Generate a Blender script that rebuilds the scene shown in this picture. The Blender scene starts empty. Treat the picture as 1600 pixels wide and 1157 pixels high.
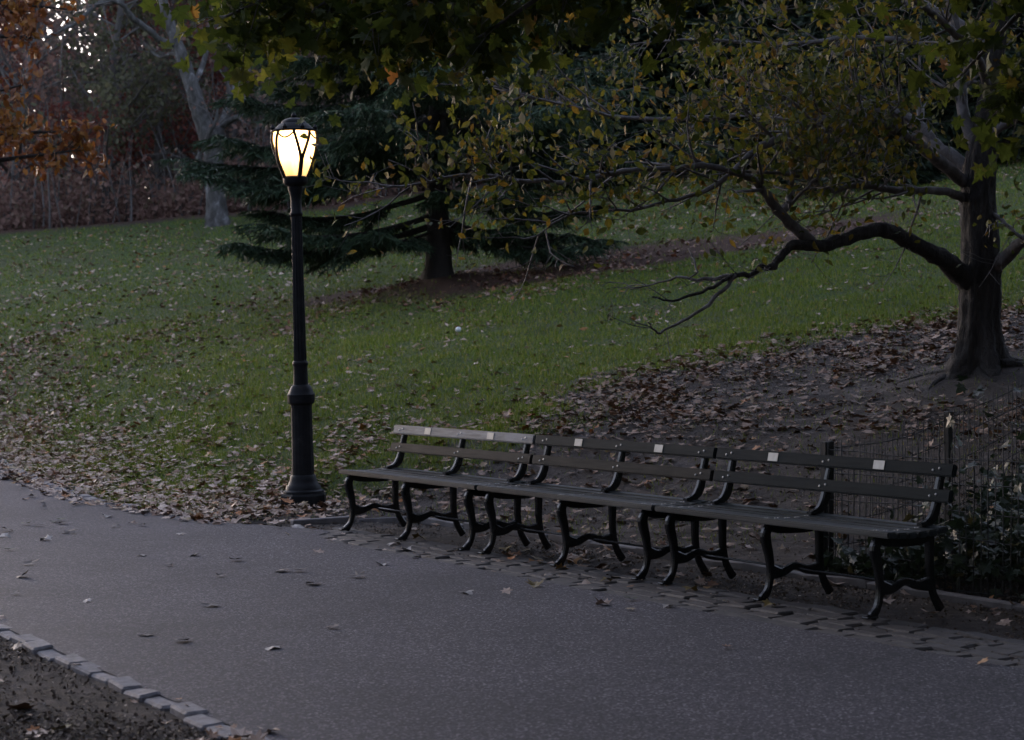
import bpy, bmesh, math, random
import numpy as np
from mathutils import Vector, Matrix

S = bpy.context.scene
C = S.collection
R = math.radians

# ------------------------------------------------------------------ camera
CAM_H = 1.46
cam = bpy.data.cameras.new('camera')
cam.sensor_width = 36.0
cam.lens = 36.0 * 2783 / 1600
cam.shift_y = -0.0266
cam.clip_start = 0.1
cam.clip_end = 1500
cam.dof.use_dof = True
cam.dof.focus_distance = 12.0
cam.dof.aperture_fstop = 4.5
camo = bpy.data.objects.new('camera', cam)
C.objects.link(camo)
camo.location = (0, 0, CAM_H)
camo.rotation_euler = (R(90), 0, 0)
S.camera = camo

# ------------------------------------------------------------------ world, sun, exposure
SUN_EL, SUN_AZ = 6.0, -32.0          # low dusk sun off to the left, beyond the wood
world = bpy.data.worlds.new('World')
S.world = world
world.use_nodes = True
wn = world.node_tree
bg = wn.nodes['Background']
sky = wn.nodes.new('ShaderNodeTexSky')
sky.sky_type = 'NISHITA'
sky.sun_disc = False
sky.sun_elevation = R(SUN_EL)
sky.sun_rotation = R(SUN_AZ)
sky.air_density = 1.0
sky.dust_density = 1.5
sky.ozone_density = 2.5
hsv = wn.nodes.new('ShaderNodeHueSaturation')       # thin evening cloud greys the blue of the sky
hsv.inputs['Saturation'].default_value = 0.58
wn.links.new(sky.outputs['Color'], hsv.inputs['Color'])
dusk = wn.nodes.new('ShaderNodeMix'); dusk.data_type = 'RGBA'; dusk.blend_type = 'MULTIPLY'   # faint violet of dusk
dusk.inputs[0].default_value = 1.0
dusk.inputs[7].default_value = (1.03, 0.965, 1.04, 1)
wn.links.new(hsv.outputs['Color'], dusk.inputs[6])
wn.links.new(dusk.outputs[2], bg.inputs['Color'])
bg.inputs['Strength'].default_value = 0.10

sun = bpy.data.lights.new('sun', 'SUN')
sun.energy = 0.03
sun.angle = R(20)
sun.color = (1.0, 0.92, 0.86)
suno = bpy.data.objects.new('sun', sun)
C.objects.link(suno)
_d = Vector((math.sin(R(SUN_AZ)) * math.cos(R(SUN_EL + 8)), math.cos(R(SUN_AZ)) * math.cos(R(SUN_EL + 8)), math.sin(R(SUN_EL + 8))))
suno.rotation_euler = _d.to_track_quat('Z', 'Y').to_euler()

S.view_settings.view_transform = 'Standard'
S.view_settings.look = 'None'
S.view_settings.exposure = 3.0
S.view_settings.gamma = 1.0
S.view_settings.use_curve_mapping = False
S.render.engine = 'CYCLES'
S.cycles.use_denoising = True
S.cycles.max_bounces = 4
S.cycles.diffuse_bounces = 2
S.cycles.glossy_bounces = 2
S.cycles.transmission_bounces = 3
S.cycles.transparent_max_bounces = 8
S.cycles.sample_clamp_indirect = 3.0

# ------------------------------------------------------------------ small helpers
rng = np.random.default_rng(7)
random.seed(7)


def at(px, py, Y):
    """A point of the place, measured on the 1600-wide photograph, at a depth of Y metres."""
    return np.array([(px - 800) / 2783 * Y, Y, CAM_H + (536 - py) / 2783 * Y])


def tag(o, label=None, cat=None, group=None, kind=None):
    if label: o['label'] = label
    if cat: o['category'] = cat
    if group: o['group'] = group
    if kind: o['kind'] = kind
    return o


def empty(name, loc=(0, 0, 0), rot=(0, 0, 0)):
    o = bpy.data.objects.new(name, None)
    o.empty_display_size = 0.2
    C.objects.link(o)
    o.location = loc
    o.rotation_euler = rot
    return o


def mesh_np(name, verts, tris, mat=None, parent=None, smooth=False, quads=None):
    """One mesh object out of numpy arrays (tris Nx3, quads Nx4)."""
    me = bpy.data.meshes.new(name)
    verts = np.asarray(verts, dtype=np.float32)
    tris = np.zeros((0, 3), np.int32) if tris is None else np.asarray(tris, np.int32)
    quads = np.zeros((0, 4), np.int32) if quads is None else np.asarray(quads, np.int32)
    nt, nq = len(tris), len(quads)
    me.vertices.add(len(verts))
    me.vertices.foreach_set('co', verts.ravel())
    me.loops.add(nt * 3 + nq * 4)
    me.loops.foreach_set('vertex_index', np.concatenate([tris.ravel(), quads.ravel()]).astype(np.int32))
    me.polygons.add(nt + nq)
    starts = np.concatenate([np.arange(nt) * 3, nt * 3 + np.arange(nq) * 4]).astype(np.int32)
    me.polygons.foreach_set('loop_start', starts)
    me.polygons.foreach_set('use_smooth', np.full(nt + nq, smooth, dtype=bool))
    me.update(calc_edges=True)
    me.validate()
    if mat: me.materials.append(mat)
    o = bpy.data.objects.new(name, me)
    C.objects.link(o)
    if parent: o.parent = parent
    return o


def mesh_bm(name, bm, mat=None, parent=None, smooth=False):
    me = bpy.data.meshes.new(name)
    bmesh.ops.recalc_face_normals(bm, faces=bm.faces)
    bm.to_mesh(me)
    bm.free()
    if smooth:
        me.polygons.foreach_set('use_smooth', [True] * len(me.polygons))
    if mat: me.materials.append(mat)
    o = bpy.data.objects.new(name, me)
    C.objects.link(o)
    if parent: o.parent = parent
    return o


def link_copy(o, parent=None, name=None):
    c = o.copy()
    C.objects.link(c)
    c.parent = parent
    return c


def copy_tree(o, parent=None):
    c = link_copy(o, parent)
    for ch in list(o.children):
        copy_tree(ch, c)
    return c


class Tubes:
    """Collects tapered tubes and builds them as one mesh."""
    def __init__(self):
        self.v, self.q, self.t, self.n = [], [], [], 0

    def add(self, pts, rad, k=5, cap=True, rough=0.0):
        pts = np.asarray(pts, float)
        rad = np.asarray(rad, float)
        m = len(pts)
        tan = np.gradient(pts, axis=0)
        tan /= np.linalg.norm(tan, axis=1)[:, None] + 1e-9
        ref = np.array([0.0, 0.0, 1.0]) if abs(tan[:, 2]).mean() < 0.8 else np.array([0.0, 1.0, 0.0])
        a = np.cross(tan, ref); a /= np.linalg.norm(a, axis=1)[:, None] + 1e-9
        b = np.cross(tan, a)
        ang = np.arange(k) * 2 * math.pi / k
        rr = rad[:, None] * (1 + (rng.normal(0, rough, (m, k)) if rough else 0))
        ring = pts[:, None, :] + rr[:, :, None] * (np.cos(ang)[None, :, None] * a[:, None, :] + np.sin(ang)[None, :, None] * b[:, None, :])
        self.v.append(ring.reshape(-1, 3))
        i = np.arange(m - 1)[:, None] * k
        j = np.arange(k)[None, :]
        j2 = (j + 1) % k
        q = np.stack([i + j, i + j2, i + k + j2, i + k + j], -1).reshape(-1, 4) + self.n
        self.q.append(q)
        base = self.n
        self.n += m * k
        if cap:
            self.v.append(np.array([pts[-1] + tan[-1] * rad[-1] * 0.6]))
            jj = np.arange(k)
            self.t.append(np.stack([base + (m - 1) * k + jj, base + (m - 1) * k + (jj + 1) % k, np.full(k, self.n)], -1))
            self.n += 1

    def build(self, name, mat, parent=None, smooth=True):
        v = np.concatenate(self.v)
        q = np.concatenate(self.q)
        t = np.concatenate(self.t) if self.t else None
        return mesh_np(name, v, t, mat, parent, smooth, q)


def spline(pts, n):
    """Catmull-Rom through pts, n samples per span."""
    P = np.asarray(pts, float)
    P = np.vstack([2 * P[0] - P[1], P, 2 * P[-1] - P[-2]])
    out = []
    for i in range(1, len(P) - 2):
        p0, p1, p2, p3 = P[i - 1:i + 3]
        for t in np.arange(n) / n:
            out.append(0.5 * ((2 * p1) + (-p0 + p2) * t + (2 * p0 - 5 * p1 + 4 * p2 - p3) * t * t + (-p0 + 3 * p1 - 3 * p2 + p3) * t ** 3))
    out.append(P[-2])
    return np.array(out)


# ------------------------------------------------------------------ materials
def new_mat(name):
    m = bpy.data.materials.new(name)
    m.use_nodes = True
    nt = m.node_tree
    return m, nt, nt.nodes['Principled BSDF'], nt.nodes['Material Output']


def N(nt, kind, **kw):
    n = nt.nodes.new(kind)
    for k, v in kw.items():
        if k in n.inputs.keys() if hasattr(n.inputs, 'keys') else False:
            n.inputs[k].default_value = v
        else:
            setattr(n, k, v)
    return n


def ramp(nt, fac, stops, interp='LINEAR'):
    r = nt.nodes.new('ShaderNodeValToRGB')
    r.color_ramp.interpolation = interp
    el = r.color_ramp.elements
    while len(el) < len(stops): el.new(0.5)
    for e, (p, c) in zip(el, stops):
        e.position = p
        e.color = (*c, 1)
    nt.links.new(fac, r.inputs['Fac'])
    return r.outputs['Color']


def noise(nt, scale, detail=4, rough=0.55, vec=None, dist=0.0):
    n = nt.nodes.new('ShaderNodeTexNoise')
    n.inputs['Scale'].default_value = scale
    n.inputs['Detail'].default_value = detail
    n.inputs['Roughness'].default_value = rough
    n.inputs['Distortion'].default_value = dist
    if vec is None:
        tc = nt.nodes.new('ShaderNodeNewGeometry')
        vec = tc.outputs['Position']
    nt.links.new(vec, n.inputs['Vector'])
    return n.outputs['Fac']


def objcoord(nt, scale=(1, 1, 1)):
    tc = nt.nodes.new('ShaderNodeTexCoord')
    mp = nt.nodes.new('ShaderNodeMapping')
    mp.inputs['Scale'].default_value = scale
    nt.links.new(tc.outputs['Object'], mp.inputs['Vector'])
    return mp.outputs['Vector']


def bump(nt, h, strength, dist, bsdf):
    b = nt.nodes.new('ShaderNodeBump')
    b.inputs['Strength'].default_value = strength
    b.inputs['Distance'].default_value = dist
    nt.links.new(h, b.inputs['Height'])
    nt.links.new(b.outputs['Normal'], bsdf.inputs['Normal'])


def mixc(nt, fac, a, b):
    m = nt.nodes.new('ShaderNodeMix')
    m.data_type = 'RGBA'
    for sock, val in ((m.inputs[0], fac), (m.inputs[6], a), (m.inputs[7], b)):
        if isinstance(val, (int, float)): sock.default_value = val
        elif isinstance(val, tuple): sock.default_value = (*val, 1)
        else: nt.links.new(val, sock)
    return m.outputs[2]


def simple_mat(name, stops, scale=6.0, rough=0.7, bmp=0.3, bdist=0.01, metal=0.0, spec=0.5, vec=None, detail=6):
    m, nt, b, out = new_mat(name)
    v = objcoord(nt, vec) if vec else None
    f = noise(nt, scale, detail, 0.6, v)
    nt.links.new(ramp(nt, f, stops), b.inputs['Base Color'])
    b.inputs['Roughness'].default_value = rough
    b.inputs['Metallic'].default_value = metal
    b.inputs['Specular IOR Level'].default_value = spec
    if bmp: bump(nt, noise(nt, scale * 4, 4, 0.6, v), bmp, bdist, b)
    return m


def leaf_mat(name, stops, rough=0.45, trans=0.3, spec=0.5):
    """Leaves: a colour of its own for each leaf, thin and a little translucent."""
    m, nt, b, out = new_mat(name)
    g = nt.nodes.new('ShaderNodeNewGeometry')
    col = ramp(nt, g.outputs['Random Per Island'], stops)
    f = noise(nt, 30, 2)
    hs = nt.nodes.new('ShaderNodeHueSaturation')
    mr = nt.nodes.new('ShaderNodeMapRange')
    mr.inputs['To Min'].default_value = 0.65
    mr.inputs['To Max'].default_value = 1.35
    nt.links.new(f, mr.inputs['Value'])
    nt.links.new(mr.outputs['Result'], hs.inputs['Value'])
    nt.links.new(col, hs.inputs['Color'])
    nt.links.new(hs.outputs['Color'], b.inputs['Base Color'])
    b.inputs['Roughness'].default_value = rough
    b.inputs['Specular IOR Level'].default_value = spec
    if trans:
        t = nt.nodes.new('ShaderNodeBsdfTranslucent')
        nt.links.new(hs.outputs['Color'], t.inputs['Color'])
        mx = nt.nodes.new('ShaderNodeMixShader')
        mx.inputs['Fac'].default_value = trans
        nt.links.new(b.outputs['BSDF'], mx.inputs[1])
        nt.links.new(t.outputs['BSDF'], mx.inputs[2])
        nt.links.new(mx.outputs['Shader'], out.inputs['Surface'])
    return m


def bark_mat(name, stops, scale=5.0, stretch=0.25, bmp=0.8, bdist=0.03, rough=0.85):
    m, nt, b, out = new_mat(name)
    v = objcoord(nt, (1, 1, stretch))
    f = noise(nt, scale, 8, 0.65, v, 0.6)
    nt.links.new(ramp(nt, f, stops), b.inputs['Base Color'])
    b.inputs['Roughness'].default_value = rough
    f2 = noise(nt, scale * 3, 6, 0.6, v, 1.0)
    bump(nt, f2, bmp, bdist, b)
    return m


M = {}
# ground: grass soil, bare earth and reddish needle litter, told apart by attributes of the sheet
m, nt, b, out = new_mat('ground_earth_and_turf')
ab = nt.nodes.new('ShaderNodeAttribute'); ab.attribute_name = 'bare'
an = nt.nodes.new('ShaderNodeAttribute'); an.attribute_name = 'needle'
f1 = noise(nt, 3.5, 12, 0.72)
f2 = noise(nt, 40.0, 4, 0.6)
f3 = noise(nt, 0.6, 4, 0.6)
grass_c = ramp(nt, f2, [(0.3, (0.028, 0.046, 0.012)), (0.55, (0.055, 0.088, 0.022)), (0.75, (0.085, 0.118, 0.036))])
grass_c = mixc(nt, ramp(nt, f3, [(0.42, (0, 0, 0)), (0.68, (0.6, 0.6, 0.6))]), grass_c, (0.075, 0.068, 0.040))
dirt_c = ramp(nt, f1, [(0.3, (0.028, 0.022, 0.019)), (0.5, (0.058, 0.048, 0.044)), (0.66, (0.125, 0.108, 0.102))])
need_c = ramp(nt, f1, [(0.3, (0.040, 0.022, 0.016)), (0.7, (0.105, 0.058, 0.042))])
c1 = mixc(nt, ab.outputs['Fac'], grass_c, dirt_c)
c2 = mixc(nt, an.outputs['Fac'], c1, need_c)
nt.links.new(c2, b.inputs['Base Color'])
b.inputs['Roughness'].default_value = 0.9
b.inputs['Specular IOR Level'].default_value = 0.25
bump(nt, noise(nt, 9, 10, 0.75), 1.0, 0.09, b)
M['ground'] = m

# asphalt
m, nt, b, out = new_mat('asphalt')
fs = noise(nt, 130, 3, 0.75)
fl = noise(nt, 0.8, 9, 0.68)
vor = nt.nodes.new('ShaderNodeTexVoronoi'); vor.inputs['Scale'].default_value = 105
g = nt.nodes.new('ShaderNodeNewGeometry'); nt.links.new(g.outputs['Position'], vor.inputs['Vector'])
sp = ramp(nt, vor.outputs['Color'], [(0.0, (0.013, 0.0122, 0.0145)), (0.4, (0.034, 0.0315, 0.037)), (0.7, (0.063, 0.059, 0.068)), (1.0, (0.25, 0.235, 0.25))])
big = ramp(nt, fl, [(0.3, (0.58, 0.56, 0.60)), (0.5, (0.92, 0.90, 0.95)), (0.72, (1.22, 1.18, 1.25))])
mu = nt.nodes.new('ShaderNodeMix'); mu.data_type = 'RGBA'; mu.blend_type = 'MULTIPLY'; mu.inputs[0].default_value = 1
nt.links.new(sp, mu.inputs[6]); nt.links.new(big, mu.inputs[7])
nt.links.new(mu.outputs[2], b.inputs['Base Color'])
b.inputs['Roughness'].default_value = 0.7
b.inputs['Specular IOR Level'].default_value = 0.25
bump(nt, fs, 0.5, 0.006, b)
M['asphalt'] = m

M['granite'] = simple_mat('granite_kerb', [(0.3, (0.075, 0.073, 0.078)), (0.5, (0.139, 0.134, 0.147)), (0.7, (0.208, 0.203, 0.218))], 18, 0.75, 0.5, 0.008)
M['cobble'] = simple_mat('dark_granite_sett', [(0.3, (0.023, 0.019, 0.018)), (0.5, (0.043, 0.037, 0.035)), (0.72, (0.069, 0.060, 0.059))], 9, 0.7, 0.6, 0.008)
M['edging'] = simple_mat('edging_stone', [(0.3, (0.084, 0.078, 0.081)), (0.6, (0.156, 0.145, 0.151)), (0.75, (0.216, 0.203, 0.209))], 7, 0.75, 0.5, 0.008)
M['iron'] = simple_mat('black_painted_iron', [(0.35, (0.006, 0.007, 0.008)), (0.6, (0.012, 0.013, 0.014)), (0.8, (0.024, 0.022, 0.021))], 14, 0.27, 0.12, 0.002)
M['lampiron'] = simple_mat('black_lamp_iron', [(0.35, (0.009, 0.010, 0.012)), (0.6, (0.016, 0.017, 0.020)), (0.8, (0.030, 0.030, 0.033))], 9, 0.5, 0.3, 0.003)
M['wire'] = simple_mat('fence_wire', [(0.3, (0.008, 0.008, 0.009)), (0.7, (0.02, 0.018, 0.017))], 20, 0.6, 0)
M['plaque'] = simple_mat('steel_plaque', [(0.3, (0.303, 0.281, 0.250)), (0.7, (0.396, 0.373, 0.338))], 25, 0.38, 0.1, 0.001, metal=0.55)
M['bolt'] = simple_mat('galvanised_bolt', [(0.3, (0.25, 0.25, 0.26)), (0.7, (0.4, 0.4, 0.41))], 25, 0.4, 0, metal=0.7)


def slat_mat(name, dark, mid, light, spec=0.08):
    m, nt, b, out = new_mat(name)
    v = objcoord(nt, (1.2, 14, 14))
    f = noise(nt, 3.2, 8, 0.65, v, 0.4)
    w = noise(nt, 2.2, 5, 0.6, objcoord(nt, (1.0, 3, 3)))
    col = ramp(nt, f, [(0.3, dark), (0.5, mid), (0.72, light)])
    col = mixc(nt, ramp(nt, w, [(0.5, (0, 0, 0)), (0.62, (0.55, 0.55, 0.55)), (0.7, (0.8, 0.8, 0.8))]), col, light)
    nt.links.new(col, b.inputs['Base Color'])
    rr = ramp(nt, w, [(0.3, (0.30, 0.30, 0.30)), (0.7, (0.52, 0.52, 0.52))])
    nt.links.new(rr, b.inputs['Roughness'])
    b.inputs['Specular IOR Level'].default_value = spec
    bump(nt, f, 0.35, 0.004, b)
    return m


M['slat_green'] = slat_mat('dark_green_slat_paint', (0.004, 0.007, 0.008), (0.008, 0.0125, 0.014), (0.016, 0.022, 0.024))
M['slat_seat'] = slat_mat('glossy_green_seat_slat', (0.006, 0.009, 0.011), (0.012, 0.017, 0.020), (0.024, 0.031, 0.035), 0.6)
M['slat_worn_sheen'] = slat_mat('worn_slat_with_sky_sheen', (0.028, 0.030, 0.034), (0.085, 0.089, 0.100), (0.20, 0.21, 0.23), 0.5)  # worn grey, with the sky's bluish silver sheen put into the colour
M['slat_brown'] = slat_mat('faded_brown_slat', (0.010, 0.009, 0.008), (0.022, 0.020, 0.017), (0.042, 0.038, 0.033))

M['bark_dark'] = bark_mat('dark_bark', [(0.3, (0.012, 0.010, 0.009)), (0.5, (0.028, 0.024, 0.022)), (0.72, (0.060, 0.054, 0.051))], 16, 0.18, 1.0, 0.07)
M['bark_limb'] = bark_mat('smooth_grey_limb_bark', [(0.3, (0.042, 0.037, 0.036)), (0.5, (0.090, 0.081, 0.081)), (0.72, (0.195, 0.182, 0.191))], 9, 0.6, 0.5, 0.012, 0.75)
M['bark_syc'] = bark_mat('mottled_pale_bark', [(0.38, (0.031, 0.029, 0.028)), (0.50, (0.062, 0.060, 0.058)), (0.60, (0.105, 0.102, 0.104)), (0.68, (0.260, 0.260, 0.277))], 4.5, 0.5, 0.8, 0.05)
M['bark_wood'] = bark_mat('woodland_bark', [(0.3, (0.05, 0.045, 0.043)), (0.6, (0.11, 0.10, 0.098)), (0.8, (0.18, 0.17, 0.17))], 4, 0.2)
M['bark_cedar'] = bark_mat('cedar_bark', [(0.3, (0.012, 0.010, 0.009)), (0.6, (0.030, 0.025, 0.022)), (0.8, (0.05, 0.043, 0.04))], 8, 0.2)

M['litter'] = leaf_mat('dry_fallen_leaves', [(0.0, (0.417, 0.309, 0.249)), (0.16, (0.304, 0.206, 0.148)), (0.30, (0.583, 0.441, 0.355)), (0.42, (0.167, 0.086, 0.044)), (0.52, (0.277, 0.150, 0.082)), (0.62, (0.097, 0.052, 0.031)),
                                              (0.72, (0.417, 0.298, 0.221)), (0.82, (0.197, 0.143, 0.048)), (0.90, (0.373, 0.137, 0.034)), (0.96, (0.124, 0.114, 0.034)), (1.0, (0.501, 0.378, 0.307))], 0.5, 0.0)
M['litter_brown'] = leaf_mat('tan_fallen_leaves', [(0.0, (0.224, 0.141, 0.092)), (0.2, (0.146, 0.077, 0.043)), (0.36, (0.336, 0.232, 0.163)), (0.5, (0.101, 0.055, 0.034)), (0.64, (0.190, 0.091, 0.045)), (0.78, (0.269, 0.182, 0.126)), (0.9, (0.146, 0.100, 0.034)), (1.0, (0.291, 0.110, 0.029))], 0.55, 0.0, 0.35)
M['litter_red'] = leaf_mat('red_brown_fallen_leaves', [(0.0, (0.240, 0.126, 0.085)), (0.3, (0.156, 0.068, 0.043)), (0.5, (0.360, 0.242, 0.190)), (0.7, (0.120, 0.053, 0.033)), (0.85, (0.288, 0.168, 0.123)), (1.0, (0.324, 0.105, 0.038))], 0.55, 0.0)
M['crumbs'] = leaf_mat('leaf_crumbs', [(0.0, (0.048, 0.033, 0.026)), (0.5, (0.107, 0.079, 0.062)), (0.8, (0.071, 0.056, 0.030)), (0.92, (0.238, 0.191, 0.157)), (1.0, (0.357, 0.304, 0.261))], 0.7, 0.0, 0.2)
M['grass'] = leaf_mat('grass_blades', [(0.0, (0.079, 0.124, 0.013)), (0.4, (0.124, 0.183, 0.018)), (0.75, (0.176, 0.231, 0.027)), (0.93, (0.228, 0.231, 0.041)), (1.0, (0.316, 0.247, 0.065))], 0.55, 0.25, 0.3)
M['ivy'] = leaf_mat('ivy_leaves', [(0.0, (0.012, 0.022, 0.012)), (0.5, (0.025, 0.042, 0.020)), (0.85, (0.045, 0.065, 0.032)), (0.95, (0.09, 0.075, 0.03)), (1.0, (0.14, 0.12, 0.04))], 0.45, 0.15)
M['maple'] = leaf_mat('maple_leaves', [(0.0, (0.034, 0.051, 0.011)), (0.5, (0.058, 0.081, 0.013)), (0.8, (0.095, 0.113, 0.018)), (0.93, (0.157, 0.162, 0.024)), (0.98, (0.220, 0.165, 0.030)), (1.0, (0.257, 0.111, 0.030))], 0.6, 0.5, 0.3)
M['yellow'] = leaf_mat('turning_leaves', [(0.0, (0.032, 0.045, 0.009)), (0.35, (0.068, 0.082, 0.013)), (0.6, (0.110, 0.114, 0.017)), (0.76, (0.174, 0.148, 0.019)), (0.88, (0.219, 0.132, 0.019)), (0.95, (0.110, 0.063, 0.019)), (1.0, (0.284, 0.251, 0.148))], 0.58, 0.4, 0.3)
M['oak'] = leaf_mat('rust_leaves', [(0.0, (0.087, 0.030, 0.012)), (0.4, (0.152, 0.052, 0.015)), (0.7, (0.222, 0.084, 0.018)), (0.9, (0.283, 0.135, 0.025)), (1.0, (0.101, 0.036, 0.016))], 0.5, 0.35, 0.4)
M['crimson'] = leaf_mat('crimson_leaves', [(0.0, (0.144, 0.039, 0.035)), (0.5, (0.204, 0.061, 0.050)), (0.8, (0.240, 0.094, 0.050)), (1.0, (0.132, 0.055, 0.055))], 0.55, 0.45, 0.3)
M['dullgreen'] = leaf_mat('dull_green_leaves', [(0.0, (0.065, 0.070, 0.040)), (0.5, (0.10, 0.105, 0.060)), (1.0, (0.14, 0.13, 0.075))], 0.55, 0.45, 0.3)
M['brownleaf'] = leaf_mat('brown_withered_leaves', [(0.0, (0.160, 0.097, 0.081)), (0.5, (0.226, 0.136, 0.116)), (0.8, (0.279, 0.183, 0.150)), (1.0, (0.173, 0.142, 0.099))], 0.65, 0.45, 0.2)
M['farleaf'] = leaf_mat('far_wood_leaves', [(0.0, (0.172, 0.134, 0.122)), (0.4, (0.216, 0.175, 0.158)), (0.7, (0.194, 0.181, 0.137)), (0.9, (0.245, 0.161, 0.137)), (1.0, (0.273, 0.235, 0.230))], 0.7, 0.5, 0.2)
M['needles'] = leaf_mat('cedar_needles', [(0.0, (0.020, 0.038, 0.021)), (0.5, (0.036, 0.065, 0.035)), (0.85, (0.060, 0.099, 0.053)), (1.0, (0.100, 0.133, 0.074))], 0.6, 0.1, 0.25)
M['evergreen'] = leaf_mat('evergreen_foliage', [(0.0, (0.012, 0.022, 0.014)), (0.6, (0.024, 0.041, 0.025)), (1.0, (0.045, 0.063, 0.034))], 0.6, 0.1, 0.25)
M['white'] = simple_mat('scuffed_white_plastic', [(0.3, (0.6, 0.63, 0.64)), (0.7, (0.8, 0.82, 0.82))], 30, 0.5, 0)


# ------------------------------------------------------------------ layout: the bench row and the path edge
YAW = 0.949
F1 = np.array([-1.264, 13.86])                 # front foot of the farthest bench frame
U = np.array([math.cos(YAW), -math.sin(YAW)])  # along the row, towards the camera
V = np.array([math.sin(YAW), math.cos(YAW)])   # away from the path


def uv(u, v): return F1 + U * u + V * v


CURVE = [(-2.2, 14.35), (-2.8, 15.0), (-3.6, 15.9), (-4.4, 17.3), (-5.2, 19.1), (-6.0, 21.0), (-7.2, 24.0), (-9.5, 29.0), (-14, 36), (-22, 44)]
FAR_EDGE = [tuple(uv(16, -0.58)), tuple(uv(8, -0.58)), tuple(uv(4, -0.58)), tuple(uv(0.6, -0.50)), (-1.42, 13.75)] + CURVE     # asphalt edge
LAWN_EDGE = [tuple(uv(16, 0.92)), tuple(uv(8, 0.92)), tuple(uv(3, 0.92)), tuple(uv(0.2, 0.90)), tuple(uv(-0.5, 0.62)), (-1.62, 14.5)] + CURVE
FE = spline(FAR_EDGE, 10)
LE = spline(LAWN_EDGE, 6)
NEAR0 = np.array([-2.70, 9.26]); ND = np.array([0.545, -0.838])
NEAR_EDGE = np.array([NEAR0 + ND * t for t in (12, 6, 3, 0)] + [(-4.0, 11.5), (-6.0, 14.6), (-8.0, 18.2), (-9.6, 22.5), (-12, 28), (-17, 36), (-24, 42)])
NE = spline(NEAR_EDGE, 8)


GRIDS = {}


def sdist(P, L):
    """Signed distance to polyline L, read off a 0.12 m grid where the place is detailed."""
    P = np.asarray(P, float)
    k = id(L)
    x0, y0, st, nx_, ny_ = -20.0, 4.0, 0.12, 290, 500
    if k not in GRIDS:
        X, Y = np.meshgrid(x0 + st * np.arange(nx_), y0 + st * np.arange(ny_))
        GRIDS[k] = sdist_exact(np.stack([X.ravel(), Y.ravel()], -1), L).reshape(ny_, nx_)
    g = GRIDS[k]
    fx, fy = (P[:, 0] - x0) / st, (P[:, 1] - y0) / st
    ok = (fx >= 0) & (fy >= 0) & (fx < nx_ - 1.001) & (fy < ny_ - 1.001)
    out = np.empty(len(P))
    if ok.any():
        i, j = fx[ok].astype(int), fy[ok].astype(int)
        a, b = fx[ok] - i, fy[ok] - j
        out[ok] = (g[j, i] * (1 - a) + g[j, i + 1] * a) * (1 - b) + (g[j + 1, i] * (1 - a) + g[j + 1, i + 1] * a) * b
    if (~ok).any():
        out[~ok] = sdist_exact(P[~ok], L[::5] if len(L) > 40 else L)
    return out


def sdist_exact(P, L):
    """Signed distance to polyline L (right-to-left order: positive beyond it)."""
    P = np.asarray(P, float)
    best = np.full(len(P), 1e9); sign = np.ones(len(P))
    for a, b in zip(L[:-1], L[1:]):
        d = b - a
        t = np.clip(((P - a) @ d) / (d @ d), 0, 1)
        q = P - (a + t[:, None] * d)
        dist = np.hypot(q[:, 0], q[:, 1])
        s = np.sign(d[0] * (P[:, 1] - a[1]) - d[1] * (P[:, 0] - a[0]))
        m = dist < best
        best = np.where(m, dist, best); sign = np.where(m, -s, sign)
    return best * sign


def sstep(x, a, b):
    t = np.clip((x - a) / (b - a), 0, 1)
    return t * t * (3 - 2 * t)


def vnoise(x, y, s, seed=0):
    """cheap smooth noise, about -1..1"""
    r = np.random.default_rng(seed)
    out = 0
    for k in range(6):
        a = r.uniform(0, 2 * math.pi); f = s * r.uniform(0.6, 1.7); ph = r.uniform(0, 6.28)
        out = out + np.sin((x * math.cos(a) + y * math.sin(a)) * f + ph)
    return out / 3.0


TREE = np.array([4.38, 16.7])
CEDAR = np.array([-1.49, 36.0])
LAMP = np.array([-1.845, 15.8])


def terrain(P):
    P = np.atleast_2d(np.asarray(P, float))
    x, y = np.clip(P[:, 0], -70, 50), P[:, 1]
    ax = np.where(x > -6, 0.151 * (x + 5.87), 0.08 * (x + 5.87))
    ax = np.where(x > 14, 0.151 * 19.87 + 0.02 * (x - 14), ax)
    yy = np.clip(y, -100, 62)
    pl = ax + 0.122 * (yy - 20.4)
    h = 0.15 * np.logaddexp(0, pl / 0.15)
    h = h + 0.0018 * np.clip(yy - 36, 0, None) ** 2
    h = h + 0.012 * np.clip(y - 62, 0, 80)
    d = sdist(P, LE)
    h = h * sstep(d, 0.0, 3.2)
    h = h + (0.035 * vnoise(x, y, 1.1, 3) + 0.012 * vnoise(x, y, 4.0, 4)) * sstep(d, 0.2, 2.0)
    h = h * sstep(np.hypot(P[:, 0] - LAMP[0], P[:, 1] - LAMP[1]), 0.15, 1.3)
    h = h + 0.16 * np.exp(-((P - TREE) ** 2).sum(1) / 0.55)          # ground heaved up round the trunk
    h = h + 0.25 * np.exp(-((P - CEDAR) ** 2).sum(1) / 1.5)
    dn = sdist(P, NE)
    h = h + 0.02 * sstep(-dn, 0.1, 0.5) * (1 + 0.5 * vnoise(x, y, 5, 9)) - 0.014 * (d < 0.15)
    return h


def tz(x, y): return float(terrain([[x, y]])[0])


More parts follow.
